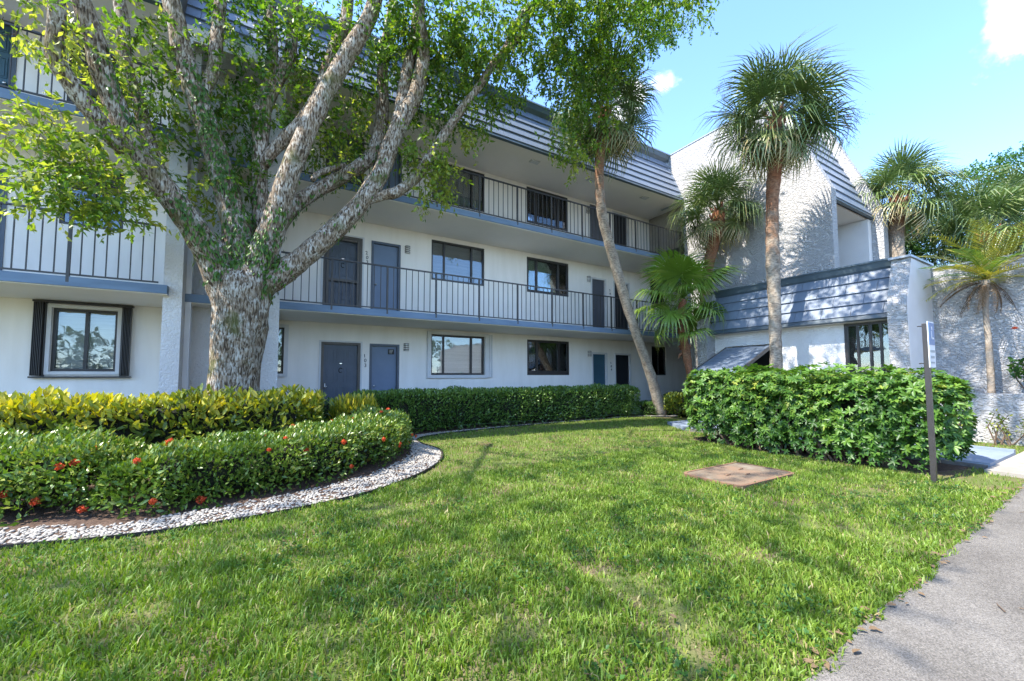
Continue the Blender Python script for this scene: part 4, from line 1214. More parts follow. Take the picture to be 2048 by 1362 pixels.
# fallen leaves on the pebbles, lawn edge and road
lf = leaf_mesh('fallen_leaf', np.array([[0, 0, 0.004]]), np.array([[1.0, 0, 0.05]]), np.array([[0, 0, 1.0]]), 0.055, 0.026, np.array([0.6]), six=True)
lf.materials.append(MATS['frond_dead'])
litter = empty('leaf_litter', (3.0, -10.0, 0), 'dry brown fallen leaves along the crumbling road edge', 'leaves')
for k in range(150):
    x = random.uniform(1.4, 7.4); y = -10.19 + 0.027 * x + random.gauss(0.0, 0.03)
    if random.random() < 0.15:
        x, y = random.uniform(0.5, 6), random.uniform(-9.9, -6.6)
    inst('fallen_leaf', lf, Matrix.Translation((x, y, 0.022 if y < -10.0 else 0.04)) @ Matrix.Rotation(random.uniform(0, 6.3), 4, 'Z') @ Matrix.Rotation(random.uniform(-0.5, 0.5), 4, 'X') @ Matrix.Scale(random.uniform(0.4, 1.0), 4), litter)

# twigs dropped on the road
for k in range(7):
    x, y, a = random.uniform(3.0, 7.5), random.uniform(-10.75, -10.2), random.uniform(0, 3.1)
    p0 = Vector((x, y, 0.024)); p1 = p0 + Vector((cos(a), sin(a), 0)) * random.uniform(0.06, 0.14)
    m = MB(); m.tube([p0, p0.lerp(p1, 0.5) + Vector((0.01, 0.012, 0.004)), p1], [0.004, 0.003, 0.002], 5); m.build('twig', MATS['twig'], litter)


# ------------------------------------------------------------ hedges and shrubs
hedge('croton_hedge', 'long yellow-green croton hedge at the foot of the big tree', 'hedge', [(-4.6, -3.75), (-2.6, -3.80), (-1.0, -3.80), (0.30, -3.78)], 0.50, 0.97, 11000, (0.08, 0.16), 0.38, 'leaf_croton', (0.36, 0.2), up=0.5, spread=0.8, six=True, square=0.5, lump=0.14, top_tint=0.55, shell=(0.6, 1.06), twigs=8, lscale=3.2)
hedge('croton_shrub', 'round yellow croton shrub between the two hedges by the blue door', 'shrub', [(1.22, -2.95), (1.42, -2.93)], 0.36, 0.88, 1500, (0.09, 0.16), 0.28, 'leaf_croton', (0.52, 0.22), up=0.9, spread=0.5, six=True, square=0.7, lump=0.06, top_tint=0.4, shell=(0.4, 1.05), core=0.55, twigs=4)
hedge('low_shrub', 'dark small-leaved shrub behind the croton hedge end', 'shrub', [(0.62, -2.65), (1.0, -2.55)], 0.34, 0.80, 3000, (0.03, 0.06), 0.5, 'leaf_dark', (0.5, 0.22), square=0.6, shell=(0.6, 1.05), group=None)
IX = [(-0.95, -5.72), (-0.35, -5.62), (0.32, -5.38), (0.95, -4.95), (1.42, -4.30), (1.60, -3.72)]
ixora = hedge('ixora_hedge', 'low clipped hedge with orange flowers along the pebble border', 'hedge', IX, 0.50, lambda t: 0.50 + 0.12 * t, 26000, (0.036, 0.074), 0.46, 'leaf_ixora', (0.52, 0.2), up=0.5, spread=0.8, square=0.62, lump=0.15, shell=(0.6, 1.06), core=0.66, top_tint=0.25, twigs=10, lscale=3.0)
ixora2 = hedge('ixora_shrub', 'loose flowering shrub beside the low orange-flowered hedge', 'shrub', [(-2.35, -5.15), (-1.65, -5.30)], 0.60, 0.60, 13000, (0.036, 0.074), 0.46, 'leaf_ixora', (0.54, 0.2), up=0.5, spread=0.85, square=0.75, lump=0.2, shell=(0.45, 1.08), core=0.5, top_tint=0.25, twigs=12, lscale=3.0)
# ixora flower heads
nf = 46
fd = rnd_dirs(nf * 4); fd[:, 2] = np.abs(fd[:, 2]) + 0.15; fd = unit(fd)
fp = np.repeat(fd[:nf], 4, axis=0) * 0.030 * rng.uniform(0.6, 1.1, nf * 4)[:, None]
fa = rnd_dirs(nf * 4); 
fl_me = leaf_mesh('flower', fp, fa, np.repeat(fd[:nf], 4, axis=0), 0.014, 0.010, rng.uniform(0, 1, nf * 4)); fl_me.materials.append(MATS['flower_orange'])
ipos, inrm = hedge_points(IX, 0.50, lambda t: 0.50 + 0.12 * t, 900, square=0.62, lump=0.15, shell=(1.05, 1.10), lscale=3.0, seed=len(ixora['label']))
sel_ = [i for i in range(len(ipos)) if (inrm[i][1] < -0.2 or inrm[i][2] > 0.6) and ipos[i][2] > 0.15][:20]
for i in sel_:
    inst('flower', fl_me, Matrix.Translation(ipos[i]) @ Vector(inrm[i]).to_track_quat('Z', 'Y').to_matrix().to_4x4() @ Matrix.Scale(random.uniform(0.65, 1.0), 4), ixora)
for (px, py, Y) in ((340, 886, -5.75), (537, 877, -5.4), (583, 869, -5.1), (612, 871, -5.1), (612, 902, -5.75), (402, 1000, -6.12), (695, 921, -5.3), (763, 846, -4.3), (797, 858, -4.3), (770, 899, -4.72), (737, 918, -4.98), (678, 892, -4.95), (733, 904, -4.9), (274, 923, -6.02), (679, 907, -5.25), (737, 945, -5.2)):
    p = at(px, py, Y=Y)
    inst('flower', fl_me, Matrix.Translation(p) @ Matrix.Rotation(0.9, 4, 'X') @ Matrix.Rotation(random.uniform(0, 6), 4, 'Z') @ Matrix.Scale(random.uniform(0.95, 1.35), 4), ixora)
for (px, py, Y) in ((120, 935, -5.75), (150, 927, -5.7), (190, 900, -5.6), (72, 1005, -5.8), (165, 1020, -5.95), (12, 990, -5.7)):
    p = at(px, py, Y=Y)
    inst('flower', fl_me, Matrix.Translation(p) @ Matrix.Rotation(0.7, 4, 'X') @ Matrix.Scale(1.15, 4), ixora2)
hedge('clipped_hedge', 'long dark green clipped hedge in front of the ground-floor windows', 'hedge', [(1.75, -1.98), (4.0, -1.86), (7.0, -1.80), (9.75, -1.78)], 0.42, lambda t: 0.90 + 0.02 * t, 36000, (0.04, 0.080), 0.5, 'leaf_dark', (0.55, 0.22), square=0.4, lump=0.10, shell=(0.74, 1.05), core=0.74, twigs=14, top_tint=0.2)
# shrubs under the fan palm
hedge('bed_shrub', 'yellow-green shrub around the base of the green fan palm', 'shrub', [(10.75, -2.9), (11.5, -3.3), (11.9, -3.5)], 0.45, 0.72, 5200, (0.06, 0.12), 0.4, 'leaf_croton', (0.28, 0.2), square=0.6, shell=(0.5, 1.05), six=True, up=0.7)
hedge('bed_groundcover', 'dark green clipped shrub beside the leaning palm trunk', 'shrub', [(10.3, -2.0), (11.0, -2.35), (11.9, -2.9)], 0.40, 0.42, 7000, (0.03, 0.06), 0.5, 'leaf_dark', (0.5, 0.2), square=0.55)

# schefflera hedge: whorls of leaflets
SC = [(7.60, -6.38), (7.55, -7.1), (7.55, -8.0), (7.65, -8.95)]
sroot = empty('schefflera_hedge', (7.6, -7.4, 0), 'tall glossy green hedge beside the signpost with bare stems showing below', 'hedge')
SH = lambda t: 1.25 - 0.06 * t


def whorls(P, N, per, Lr, up, tints, spread=0.35):
    n = len(P)
    ax0 = N * 0.8 + rnd_dirs(n) * 0.55; ax0[:, 2] += up; ax0 = unit(ax0)
    t1 = unit(np.cross(ax0, rnd_dirs(n))); t2 = np.cross(ax0, t1)
    ph = rng.uniform(0, 2 * pi, n)
    pos, axs, nrs, Ls, tn = [], [], [], [], []
    base_t = rng.normal(tints[0], tints[1], n) + lumpy(P, 1.4, 0.25, 3.0)
    for q in range(per):
        a = ph + 2 * pi * q / per + rng.normal(0, 0.12, n)
        rad = t1 * np.cos(a)[:, None] + t2 * np.sin(a)[:, None]
        pos.append(P + ax0 * 0.01); axs.append(rad + ax0 * rng.uniform(0.05, spread * 2, n)[:, None]); nrs.append(ax0); Ls.append(rng.uniform(Lr[0], Lr[1], n)); tn.append(base_t + rng.normal(0, 0.08, n))
    return [np.concatenate(q) for q in (pos, axs, nrs, Ls, tn)]


P, N = hedge_points(SC, 0.68, SH, 8200, square=0.45, z0=0.05, lump=0.12, shell=(0.66, 1.04), lscale=2.0)
# the foot of the hedge is thin: fewer leaves low down
keepm = (P[:, 2] > 0.20) | (rng.uniform(0, 1, len(P)) < 0.6)
gap = np.array([mnoise.noise(Vector((a[0] * 1.6, a[1] * 1.6 + 20, a[2] * 2.2))) for a in P])
keepm &= ~((gap > 0.42) & (P[:, 2] < 0.95))
P, N = P[keepm], N[keepm]
pos, axs, nrs, Ls, tn = whorls(P, N, 6, (0.045, 0.085), 0.55, (0.46, 0.22))
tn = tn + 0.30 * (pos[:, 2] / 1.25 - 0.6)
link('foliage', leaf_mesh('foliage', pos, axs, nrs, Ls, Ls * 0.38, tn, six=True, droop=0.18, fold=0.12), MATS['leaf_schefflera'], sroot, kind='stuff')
hedge_core('shade_core', SC, 0.66, SH, sroot, k=0.50)
spts = smooth_path(SC, 30)
for k in range(90):
    p = spts[random.randrange(len(spts))]
    s = Vector((p[0] + random.uniform(-0.5, 0.35), p[1] + random.uniform(-0.2, 0.2), 0.0))
    e = s + Vector((random.uniform(-0.35, 0.2), random.uniform(-0.45, 0.45), random.uniform(0.35, 0.95)))
    e.x = max(e.x, p[0] - 0.58)
    mid = (s + e) / 2 + Vector((random.uniform(-0.08, 0.08), random.uniform(-0.1, 0.1), -0.05))
    t = MB(); t.tube([s, mid, e], [0.020, 0.014, 0.007], 6); t.build('stem', MATS['twig'], sroot)
# a few separate leaf whorls standing proud of the top
wme = []
for k in range(4):
    q = whorls(np.zeros((1, 3)), np.array([[0, 0, 1.0]]), 8, (0.09, 0.15), 0.8, (0.75, 0.1))
    me = leaf_mesh('leaf_whorl', q[0], q[1], q[2], q[3], q[3] * 0.36, q[4], six=True, droop=0.2); me.materials.append(MATS['leaf_schefflera']); wme.append(me)
P2, N2 = hedge_points(SC, 0.67, SH, 900, square=0.42, z0=0.10, lump=0.12, shell=(1.0, 1.08), lscale=1.7)
cnt = 0
for a, b in zip(P2, N2):
    if b[0] < 0.2 and a[2] > 0.3 and cnt < 240:
        d = Vector(b) * 0.8 + Vector((random.gauss(0, .3), random.gauss(0, .3), 0.5))
        inst('leaf_whorl', random.choice(wme), Matrix.Translation(a) @ d.to_track_quat('Z', 'Y').to_matrix().to_4x4() @ Matrix.Rotation(random.uniform(0, 6), 4, 'Z') @ Matrix.Scale(random.uniform(0.55, 0.9), 4), sroot)
        cnt += 1
mu = MB(); mu.prism([(7.2, -5.95), (8.2, -5.85), (8.2, -9.45), (7.45, -9.3), (7.12, -8.0)], 'z', -0.1, 0.014)
tag(mu.build('hedge_soil', MATS['mulch']), 'bare brown soil strip under the tall glossy hedge', 'soil', kind='structure')

# sparse shrubs in front of the planter wall, hibiscus above it
def sparse_shrub(name, label, base, w, h, stems, n, L, W, mat, tints, cat='shrub', group=None):
    root = empty(name, base, label, cat, group)
    tips = []
    for k in range(stems):
        s = Vector(base) + Vector((random.uniform(-0.06, 0.06), random.uniform(-0.1, 0.1), 0))
        e = s + Vector((random.uniform(-w[0], w[0]), random.uniform(-w[1], w[1]), random.uniform(0.45, 1.0) * h))
        mid = s.lerp(e, 0.5) + Vector((random.uniform(-.04, .04), random.uniform(-.1, .1), random.uniform(-0.05, 0.05)))
        t = MB(); t.tube([s, mid, e], [0.014, 0.010, 0.004], 5); t.build('stem', MATS['twig'], root)
        for q in range(n // stems):
            u = random.uniform(0.45, 1.05); tips.append((mid.lerp(e, (u - 0.5) * 2) if u > 0.5 else s.lerp(mid, u * 2)))
    P = np.array([t[:] for t in tips]) + rng.normal(0, 0.03, (len(tips), 3))
    P[:, 2] = np.maximum(P[:, 2], 0.02)
    ax = rnd_dirs(len(P)); ax[:, 2] += 0.5
    nr = rnd_dirs(len(P)); nr[:, 2] += 0.8
    link('foliage', leaf_mesh('foliage', P, ax, nr, rng.uniform(L[0], L[1], len(P)), W, rng.normal(tints[0], tints[1], len(P)), six=True), MATS[mat], root, kind='stuff')
    return root


for i, y in enumerate((-8.75, -9.25, -9.75, -10.3)):
    sparse_shrub('leggy_shrub', 'leggy shrub with few yellow-green leaves against the planter wall', (11.2 + 0.06 * i, y, 0), (0.12, 0.35), 0.62, 7, 150, (0.03, 0.07), 0.026, 'leaf_croton', (0.45, 0.2), group='leggy shrubs along the planter wall')
hib = sparse_shrub('hibiscus', 'leafy hibiscus with a red flower in the planter', (11.95, -9.62, 0.84), (0.3, 0.28), 1.35, 9, 420, (0.06, 0.11), 0.055, 'leaf_bush', (0.5, 0.2))
inst('flower', fl_me, Matrix.Translation(at(2030, 658, X=11.85)) @ Matrix.Scale(1.2, 4), hib)

# ------------------------------------------------------------ utility cover, signpost
cover = MB()
def rrect(x0, x1, y0, y1, r, n=5):
    pts = []
    for (cx_, cy_, a0) in ((x1 - r, y1 - r, 0), (x0 + r, y1 - r, pi / 2), (x0 + r, y0 + r, pi), (x1 - r, y0 + r, 1.5 * pi)):
        for q in range(n + 1):
            a = a0 + (pi / 2) * q / n; pts.append((cx_ + r * cos(a), cy_ + r * sin(a)))
    return pts
cover.prism(rrect(4.46, 5.72, -8.42, -7.66, 0.12), 'z', -0.05, 0.030)
uc = cover.build('utility_cover', MATS['cover_rust'])
tag(uc, 'rust-stained rounded concrete utility cover set in the lawn', 'cover')
uc.rotation_euler = (0, 0, 0)
ro, ri = rrect(4.455, 5.725, -8.425, -7.655, 0.125), rrect(4.49, 5.69, -8.39, -7.69, 0.10)
m = MB(); n = len(ro)
m.v += [(a, b, 0.034) for a, b in ro] + [(a, b, 0.036) for a, b in ri] + [(a, b, 0.0) for a, b in ro]
for i in range(n):
    j = (i + 1) % n
    m.f += [(i, j, n + j, n + i), (2 * n + i, 2 * n + j, j, i)]
m.build('rim', MATS['cover_rim'], uc)
for (x, y) in ((4.85, -8.05), (5.3, -7.95), (5.1, -8.15)):
    q = MB(); q.tube([(x - 0.05, y, 0.031), (x - 0.03, y, 0.042), (x + 0.03, y, 0.042), (x + 0.05, y, 0.031)], 0.007, 6); q.build('lifting_hook', MATS['cover_rim'], uc)

sg = empty('signpost', (6.71, -9.42, 0), 'dark bronze signpost with blue and white panel beside the tall hedge', 'sign')
m = MB(); m.box(6.685, -9.445, 0, 6.735, -9.395, 1.88)
po = m.build('post', MATS['post_bronze'], sg, bevel=0.004)
m = MB(); m.box(6.65, -9.458, 1.35, 6.87, -9.448, 1.90); so = m.build('panel', MATS['sign_white'], sg, bevel=0.003)
m = MB(); m.box(6.665, -9.4615, 1.62, 6.855, -9.4585, 1.885); m.build('panel_field', MATS['sign_blue'], so)
# symbol and lines on the sign: white figure on blue, grey lines on white
for (a, b, c, d) in ((6.74, 6.77, 1.80, 1.84), (6.73, 6.75, 1.70, 1.79), (6.76, 6.82, 1.69, 1.71)):
    q = MB(); q.box(a, -9.4645, c, b, -9.462, d); q.build('symbol', MATS['sign_white'], so)
for (a, b, c, d) in ((6.68, 6.84, 1.53, 1.56), (6.70, 6.82, 1.46, 1.49), (6.70, 6.82, 1.40, 1.42)):
    q = MB(); q.box(a, -9.4615, c, b, -9.4585, d); q.build('line', MATS['sign_grey'], so)
for z in (1.40, 1.85):
    q = MB(); q.tube([(6.71, -9.394, z), (6.71, -9.35, z)], 0.006, 6); q.build('bolt', MATS['post_bronze'], sg)


# ------------------------------------------------------------ the big shade tree
def depth(p):
    return (Vector(p) - CAM).dot(_f)


tree = empty('shade_tree', at(467, 878, Y=-2.75), 'big multi-limbed shade tree with vine-covered lichened bark before the pillars', 'tree')
tree.location.z = 0
LIMBS = []


def limb(name, pts, n=16, steps=7, jit=0.10):
    """pts: (px, py, Y, width in photo pixels)"""
    q = []
    for (px, py, Y, w) in pts:
        p = at(px, py, Y=Y); q.append((p.x, p.y, p.z, 0.5 * w * (0.80 if name == 'limb' else 0.93) * depth(p) / FPX))
    s = smooth_path(q, steps)
    m = MB(); m.tube([a[:3] for a in s], [max(a[3], 0.006) for a in s], n, jit=jit)
    LIMBS.append(s)
    return m.build(name, MATS['bark'], tree, smooth=True)


limb('trunk', [(464, 905, -2.75, 138), (465, 860, -2.75, 108), (466, 800, -2.75, 93), (470, 740, -2.75, 93), (478, 673, -2.75, 102), (486, 605, -2.75, 108), (488, 570, -2.75, 112), (488, 545, -2.75, 92), (488, 525, -2.75, 56), (488, 512, -2.75, 8)], n=48, steps=10, jit=0.13)
limb('limb', [(462, 625, -2.78, 70), (454, 575, -2.80, 84), (432, 522, -2.85, 80), (400, 475, -2.95, 64), (354, 410, -3.05, 58), (302, 342, -3.15, 52), (258, 273, -3.2, 48), (228, 205, -3.25, 46), (203, 137, -3.3, 46), (186, 68, -3.35, 44), (162, 0, -3.4, 40), (140, -90, -3.6, 34), (100, -200, -4.2, 24)], n=22)
limb('limb', [(250, 300, -3.2, 36), (219, 270, -3.22, 40), (176, 215, -3.35, 40), (140, 165, -3.42, 40), (112, 118, -3.45, 38), (113, 60, -3.5, 34), (114, 0, -3.6, 32), (108, -90, -3.9, 26), (80, -200, -4.6, 16)], n=18)
limb('limb', [(345, 405, -2.95, 32), (318, 342, -2.7, 30), (291, 262, -2.55, 30), (273, 191, -2.45, 29), (253, 137, -2.4, 28), (247, 68, -2.35, 27), (238, 0, -2.3, 25), (220, -100, -2.3, 18)])
limb('limb', [(487, 590, -2.76, 80), (485, 530, -2.74, 84), (476, 460, -2.68, 70), (460, 408, -2.62, 58), (441, 342, -2.6, 54), (420, 273, -2.58, 52), (393, 191, -2.55, 50), (369, 120, -2.55, 46), (355, 51, -2.55, 42), (342, 0, -2.55, 38), (325, -90, -2.7, 30), (330, -200, -3.2, 20)], n=20)
limb('limb', [(395, 200, -2.55, 26), (425, 145, -2.5, 30), (434, 80, -2.45, 28), (438, 30, -2.4, 27), (446, -30, -2.4, 24), (460, -120, -2.3, 16)])
limb('limb', [(505, 510, -2.6, 46), (519, 450, -2.5, 38), (520, 342, -2.42, 34), (518, 262, -2.4, 32), (516, 222, -2.38, 30), (516, 214, -2.38, 22)])
limb('limb', [(522, 330, -2.45, 22), (530, 250, -2.42, 24), (533, 188, -2.4, 26), (545, 103, -2.4, 24), (541, 40, -2.4, 22), (540, -20, -2.4, 20), (545, -110, -2.4, 14)])
limb('limb', [(528, 240, -2.42, 20), (548, 178, -2.38, 26), (578, 118, -2.35, 30), (583, 82, -2.35, 26), (588, 30, -2.35, 25), (597, -20, -2.35, 23), (610, -110, -2.3, 16)])
limb('limb', [(500, 600, -2.82, 70), (516, 530, -2.86, 72), (546, 455, -2.95, 58), (574, 359, -3.05, 48), (602, 290, -3.1, 46), (632, 222, -3.15, 44), (673, 147, -3.2, 42), (706, 92, -3.25, 40), (736, 40, -3.3, 36), (752, -10, -3.35, 34), (775, -100, -3.6, 26), (810, -200, -4.0, 16)], n=20)
limb('limb', [(528, 330, -2.5, 24), (548, 300, -2.5, 28), (606, 240, -2.55, 32), (643, 178, -2.6, 31), (667, 103, -2.6, 30), (690, 50, -2.6, 28), (696, 0, -2.6, 26), (705, -90, -2.6, 18)])
limb('limb', [(535, 500, -2.7, 44), (565, 440, -2.62, 40), (603, 400, -2.55, 36), (668, 362, -2.45, 34), (735, 320, -2.4, 33), (760, 262, -2.4, 31), (766, 205, -2.42, 30), (765, 140, -2.45, 26), (775, 70, -2.5, 24), (790, -20, -2.6, 18)])
limb('limb', [(500, 620, -2.8, 64), (522, 575, -2.82, 66), (562, 548, -2.86, 60), (600, 520, -2.9, 52), (634, 492, -2.92, 50), (690, 440, -2.95, 46), (726, 400, -2.98, 42), (762, 345, -3.0, 42), (782, 290, -3.0, 40), (806, 236, -3.02, 40), (832, 188, -3.05, 38), (846, 120, -3.1, 34), (842, 60, -3.15, 30), (838, 0, -3.2, 28), (850, -100, -3.5, 20)], n=20)
limb('limb', [(784, 285, -3.0, 26), (800, 220, -2.95, 30), (812, 150, -2.9, 28), (826, 90, -2.9, 25), (832, 40, -2.9, 22), (835, -40, -2.9, 18)])
limb('limb', [(735, 400, -2.98, 22), (770, 390, -3.02, 26), (795, 383, -3.05, 27), (832, 355, -3.1, 25), (858, 315, -3.12, 23), (886, 273, -3.15, 22), (918, 226, -3.2, 21), (959, 171, -3.3, 19), (993, 120, -3.4, 18), (1040, 72, -3.5, 17), (1062, 20, -3.6, 15), (1110, -60, -3.8, 10)])
limb('limb', [(1000, 112, -3.4, 9), (1050, 20, -3.6, 12), (1090, 6, -3.7, 11), (1180, 20, -3.8, 9), (1280, 10, -4.0, 7), (1380, 8, -4.3, 3)], n=8)
limb('limb', [(690, 330, -2.42, 12), (640, 345, -2.6, 14), (625, 360, -2.7, 12)], n=8)
# knot hole on the cut stub
kp = at(517, 226, Y=-2.50); km = MB(); km.tube([kp + Vector((0.0, 0.0, 0)), kp + Vector((0, 0.05, 0))], [0.028, 0.010], 10); km.build('knot_hole', MATS['number_black'], tree)


def twig_leaves(centers, radii, ntw, tint, droop, leaf=(0.045, 0.085), per=13, tlen=(0.22, 0.5), shellb=0.35):
    P, A, Nn, T, tw = [], [], [], [], []
    for c, r, n, ti, dr in zip(centers, radii, ntw, tint, droop):
        d = rnd_dirs(n); rad = rng.uniform(shellb, 1.0, n) ** 0.6
        o = np.array(c) + d * np.array(r) * rad[:, None]
        dirv = unit(d * 0.6 + rnd_dirs(n) * 0.7 + np.array([0, 0, -1.0]) * dr)
        ln = rng.uniform(tlen[0], tlen[1], n)
        e = o + dirv * ln[:, None]; e[:, 2] -= ln * 0.25 * dr
        tw.append((o, e))
        tt = np.clip(rng.normal(ti, 0.13, n), 0, 1)
        for q in range(per):
            u = (q + 0.5) / per
            pos = o + (e - o) * u + rng.normal(0, 0.012, (n, 3))
            ax = unit(dirv * 0.55 + rnd_dirs(n) * 0.85 + np.array([0, 0, -0.25]))
            nr = unit(rnd_dirs(n) * 0.8 + np.array([0, 0, 0.9]))
            P.append(pos); A.append(ax); Nn.append(nr); T.append(tt + rng.normal(0, 0.09, n))
    P, A, Nn, T = (np.concatenate(q) for q in (P, A, Nn, T))
    L = rng.uniform(leaf[0], leaf[1], len(P))
    return P, A, Nn, L, T, tw


def twig_mesh(tw, r=0.004):
    O = np.concatenate([a for a, b in tw]); E = np.concatenate([b for a, b in tw]); n = len(O)
    d = unit(E - O); s1 = unit(np.cross(d, rnd_dirs(n))); s2 = np.cross(d, s1)
    V = np.stack([O + s1 * r, O - s1 * r * 0.5 + s2 * r * 0.87, O - s1 * r * 0.5 - s2 * r * 0.87, E], 1)
    F = np.array([[0, 1, 3], [1, 2, 3], [2, 0, 3]])
    return np_mesh('twigs', V.reshape(-1, 3), ((np.arange(n) * 4)[:, None, None] + F[None]).reshape(-1, 3))


CL = [  # px, py, Y, rx, ry (photo px), depth radius (m), twigs, tint, droop
    (150, 275, -3.45, 105, 40, 0.45, 80, 0.72, 0.25), (60, 268, -3.5, 50, 25, 0.3, 22, 0.82, 0.2), (175, 365, -3.4, 90, 52, 0.45, 95, 0.62, 0.35), (95, 390, -3.5, 50, 38, 0.3, 30, 0.74, 0.3), (230, 415, -3.3, 50, 35, 0.3, 34, 0.8, 0.3),
    (60, 40, -3.8, 80, 45, 0.5, 46, 0.86, 0.4), (160, 70, -3.0, 40, 60, 0.3, 26, 0.86, 0.4), (300, 60, -2.5, 50, 70, 0.4, 60, 0.5, 0.4), (310, 170, -2.5, 50, 60, 0.35, 55, 0.62, 0.5), (330, 260, -2.4, 40, 60, 0.3, 45, 0.55, 0.5), (210, 170, -2.7, 22, 60, 0.3, 26, 0.85, 0.4), (300, 330, -2.4, 30, 40, 0.3, 26, 0.7, 0.4),
    (480, 40, -2.3, 70, 70, 0.5, 90, 0.35, 0.5), (470, 140, -2.3, 60, 60, 0.4, 60, 0.4, 0.5), (480, 240, -2.3, 60, 70, 0.4, 85, 0.35, 0.5), (430, 200, -2.2, 30, 50, 0.2, 24, 0.85, 0.4), (490, 330, -2.4, 40, 60, 0.3, 45, 0.4, 0.6), (400, 380, -2.4, 30, 45, 0.25, 26, 0.8, 0.5),
    (570, 60, -2.6, 60, 70, 0.5, 70, 0.4, 0.5), (580, 190, -2.4, 45, 60, 0.4, 55, 0.5, 0.5), (610, 170, -2.3, 22, 30, 0.2, 14, 0.85, 0.4), (640, 60, -2.7, 60, 60, 0.5, 75, 0.4, 0.5), (720, 130, -2.7, 50, 60, 0.5, 60, 0.45, 0.6), (700, 240, -2.3, 45, 60, 0.3, 55, 0.5, 0.6), (650, 290, -2.3, 40, 50, 0.3, 48, 0.66, 0.5), (690, 330, -2.5, 30, 26, 0.25, 20, 0.85, 0.4), (730, 230, -2.3, 26, 26, 0.2, 14, 0.88, 0.4),
    (740, 40, -3.0, 70, 60, 0.6, 85, 0.45, 0.6), (860, 50, -3.1, 90, 60, 0.7, 150, 0.45, 0.6), (900, 130, -3.0, 70, 60, 0.6, 120, 0.5, 0.7), (860, 210, -2.8, 55, 55, 0.4, 70, 0.48, 0.7), (970, 60, -3.3, 90, 65, 0.8, 170, 0.5, 0.7), (1000, 150, -3.2, 60, 70, 0.6, 110, 0.5, 0.8), (940, 230, -3.0, 45, 40, 0.4, 42, 0.55, 0.8), (810, 110, -2.7, 40, 80, 0.4, 60, 0.42, 0.6),
    (850, 300, -3.1, 50, 35, 0.35, 50, 0.68, 0.8), (885, 345, -3.1, 30, 38, 0.25, 34, 0.8, 1.0), (850, 385, -3.1, 22, 16, 0.2, 10, 0.8, 1.0), (930, 268, -3.1, 24, 18, 0.2, 10, 0.85, 0.6), (745, 235, -2.5, 20, 20, 0.2, 8, 0.85, 0.6),
    (1090, 50, -3.7, 70, 55, 0.7, 130, 0.45, 0.8), (1160, 60, -3.8, 80, 60, 0.8, 170, 0.45, 0.8), (1250, 60, -4.0, 80, 60, 0.8, 170, 0.45, 0.9), (1120, 130, -3.7, 60, 55, 0.6, 95, 0.46, 1.0), (1185, 135, -3.8, 60, 60, 0.6, 110, 0.5, 1.0), (1235, 120, -3.9, 30, 40, 0.4, 30, 0.55, 1.0), (1145, 210, -3.7, 32, 45, 0.35, 55, 0.5, 1.1), (1205, 215, -3.8, 28, 38, 0.3, 34, 0.58, 1.1), (1130, 275, -3.7, 38, 25, 0.3, 30, 0.55, 1.0), (1150, 315, -3.7, 22, 22, 0.2, 16, 0.85, 1.0), (1180, 285, -3.7, 20, 16, 0.2, 10, 0.6, 1.0),
    (1310, 30, -4.2, 50, 40, 0.5, 60, 0.45, 0.9), (1370, 20, -4.4, 45, 24, 0.4, 30, 0.4, 0.9), (1410, 30, -4.5, 16, 20, 0.2, 6, 0.4, 1.0), (1330, 60, -4.3, 20, 20, 0.2, 9, 0.4, 1.0)]
cs, rs, nt, ti, dr = [], [], [], [], []
for (px, py, Y, rx, ry, ryd, n, t, d) in CL:
    c = at(px, py, Y=Y); s = depth(c) / FPX
    cs.append(c[:]); rs.append((rx * s * 0.9, ryd, ry * s * 0.9)); nt.append(n); ti.append(t); dr.append(d)
for (c, r, n) in (((-3.3, -7.35, 8.9), (5.2, 2.5, 1.3), 620), ((1.0, -6.4, 9.8), (2.8, 1.4, 1.0), 150), ((6.9, -8.9, 9.7), (1.9, 1.3, 0.7), 520), ((3.8, -3.4, 9.4), (2.2, 1.3, 1.0), 200), ((-6.0, -8.4, 8.6), (2.6, 1.6, 1.2), 150), ((6.0, -6.1, 10.0), (2.4, 2.3, 0.7), 1250)):  # unseen overhead clumps, added and thickened to shade lawn, garage and garden wall
    cs.append(c); rs.append(r); nt.append(n); ti.append(0.45); dr.append(0.4)
P, A, Nn, L, T, tw = twig_leaves(cs, rs, [int(q * (1.45 if CL[i][0] > 760 else 1.0)) if i < len(CL) else q for i, q in enumerate(nt)], [min(t + 0.10, 1) for t in ti], dr, leaf=(0.045, 0.14), per=12)
link('crown', leaf_mesh('crown', P, A, Nn, L, L * 0.46, T), MATS['leaf_tree'], tree, kind='stuff')
link('twigs', twig_mesh(tw), MATS['twig'], tree, kind='stuff')
for (a, b) in (((-3.0, -4.4, 8.6), (-2.8, -7.2, 9.2)), ((-3.4, -5.0, 8.8), (-6.2, -8.4, 8.8)), ((0.5, -4.6, 8.4), (1.4, -5.8, 9.4)), ((3.0, -5.2, 9.8), (5.4, -6.4, 10.0)), ((4.2, -6.2, 9.9), (6.3, -8.8, 9.8))):  # unseen limbs added to carry the overhead shading clumps
    a, b = Vector(a), Vector(b); m = MB(); mid = a.lerp(b, 0.5) + Vector((0.1, 0, 0.25))
    m.tube([Vector((-2.2, -3.9, 8.2)) if a.x < 0 else Vector((1.1, -4.0, 8.6)), a, mid, b], [0.04, 0.035, 0.03, 0.012], 6); m.build('limb', MATS['bark'], tree, smooth=True)


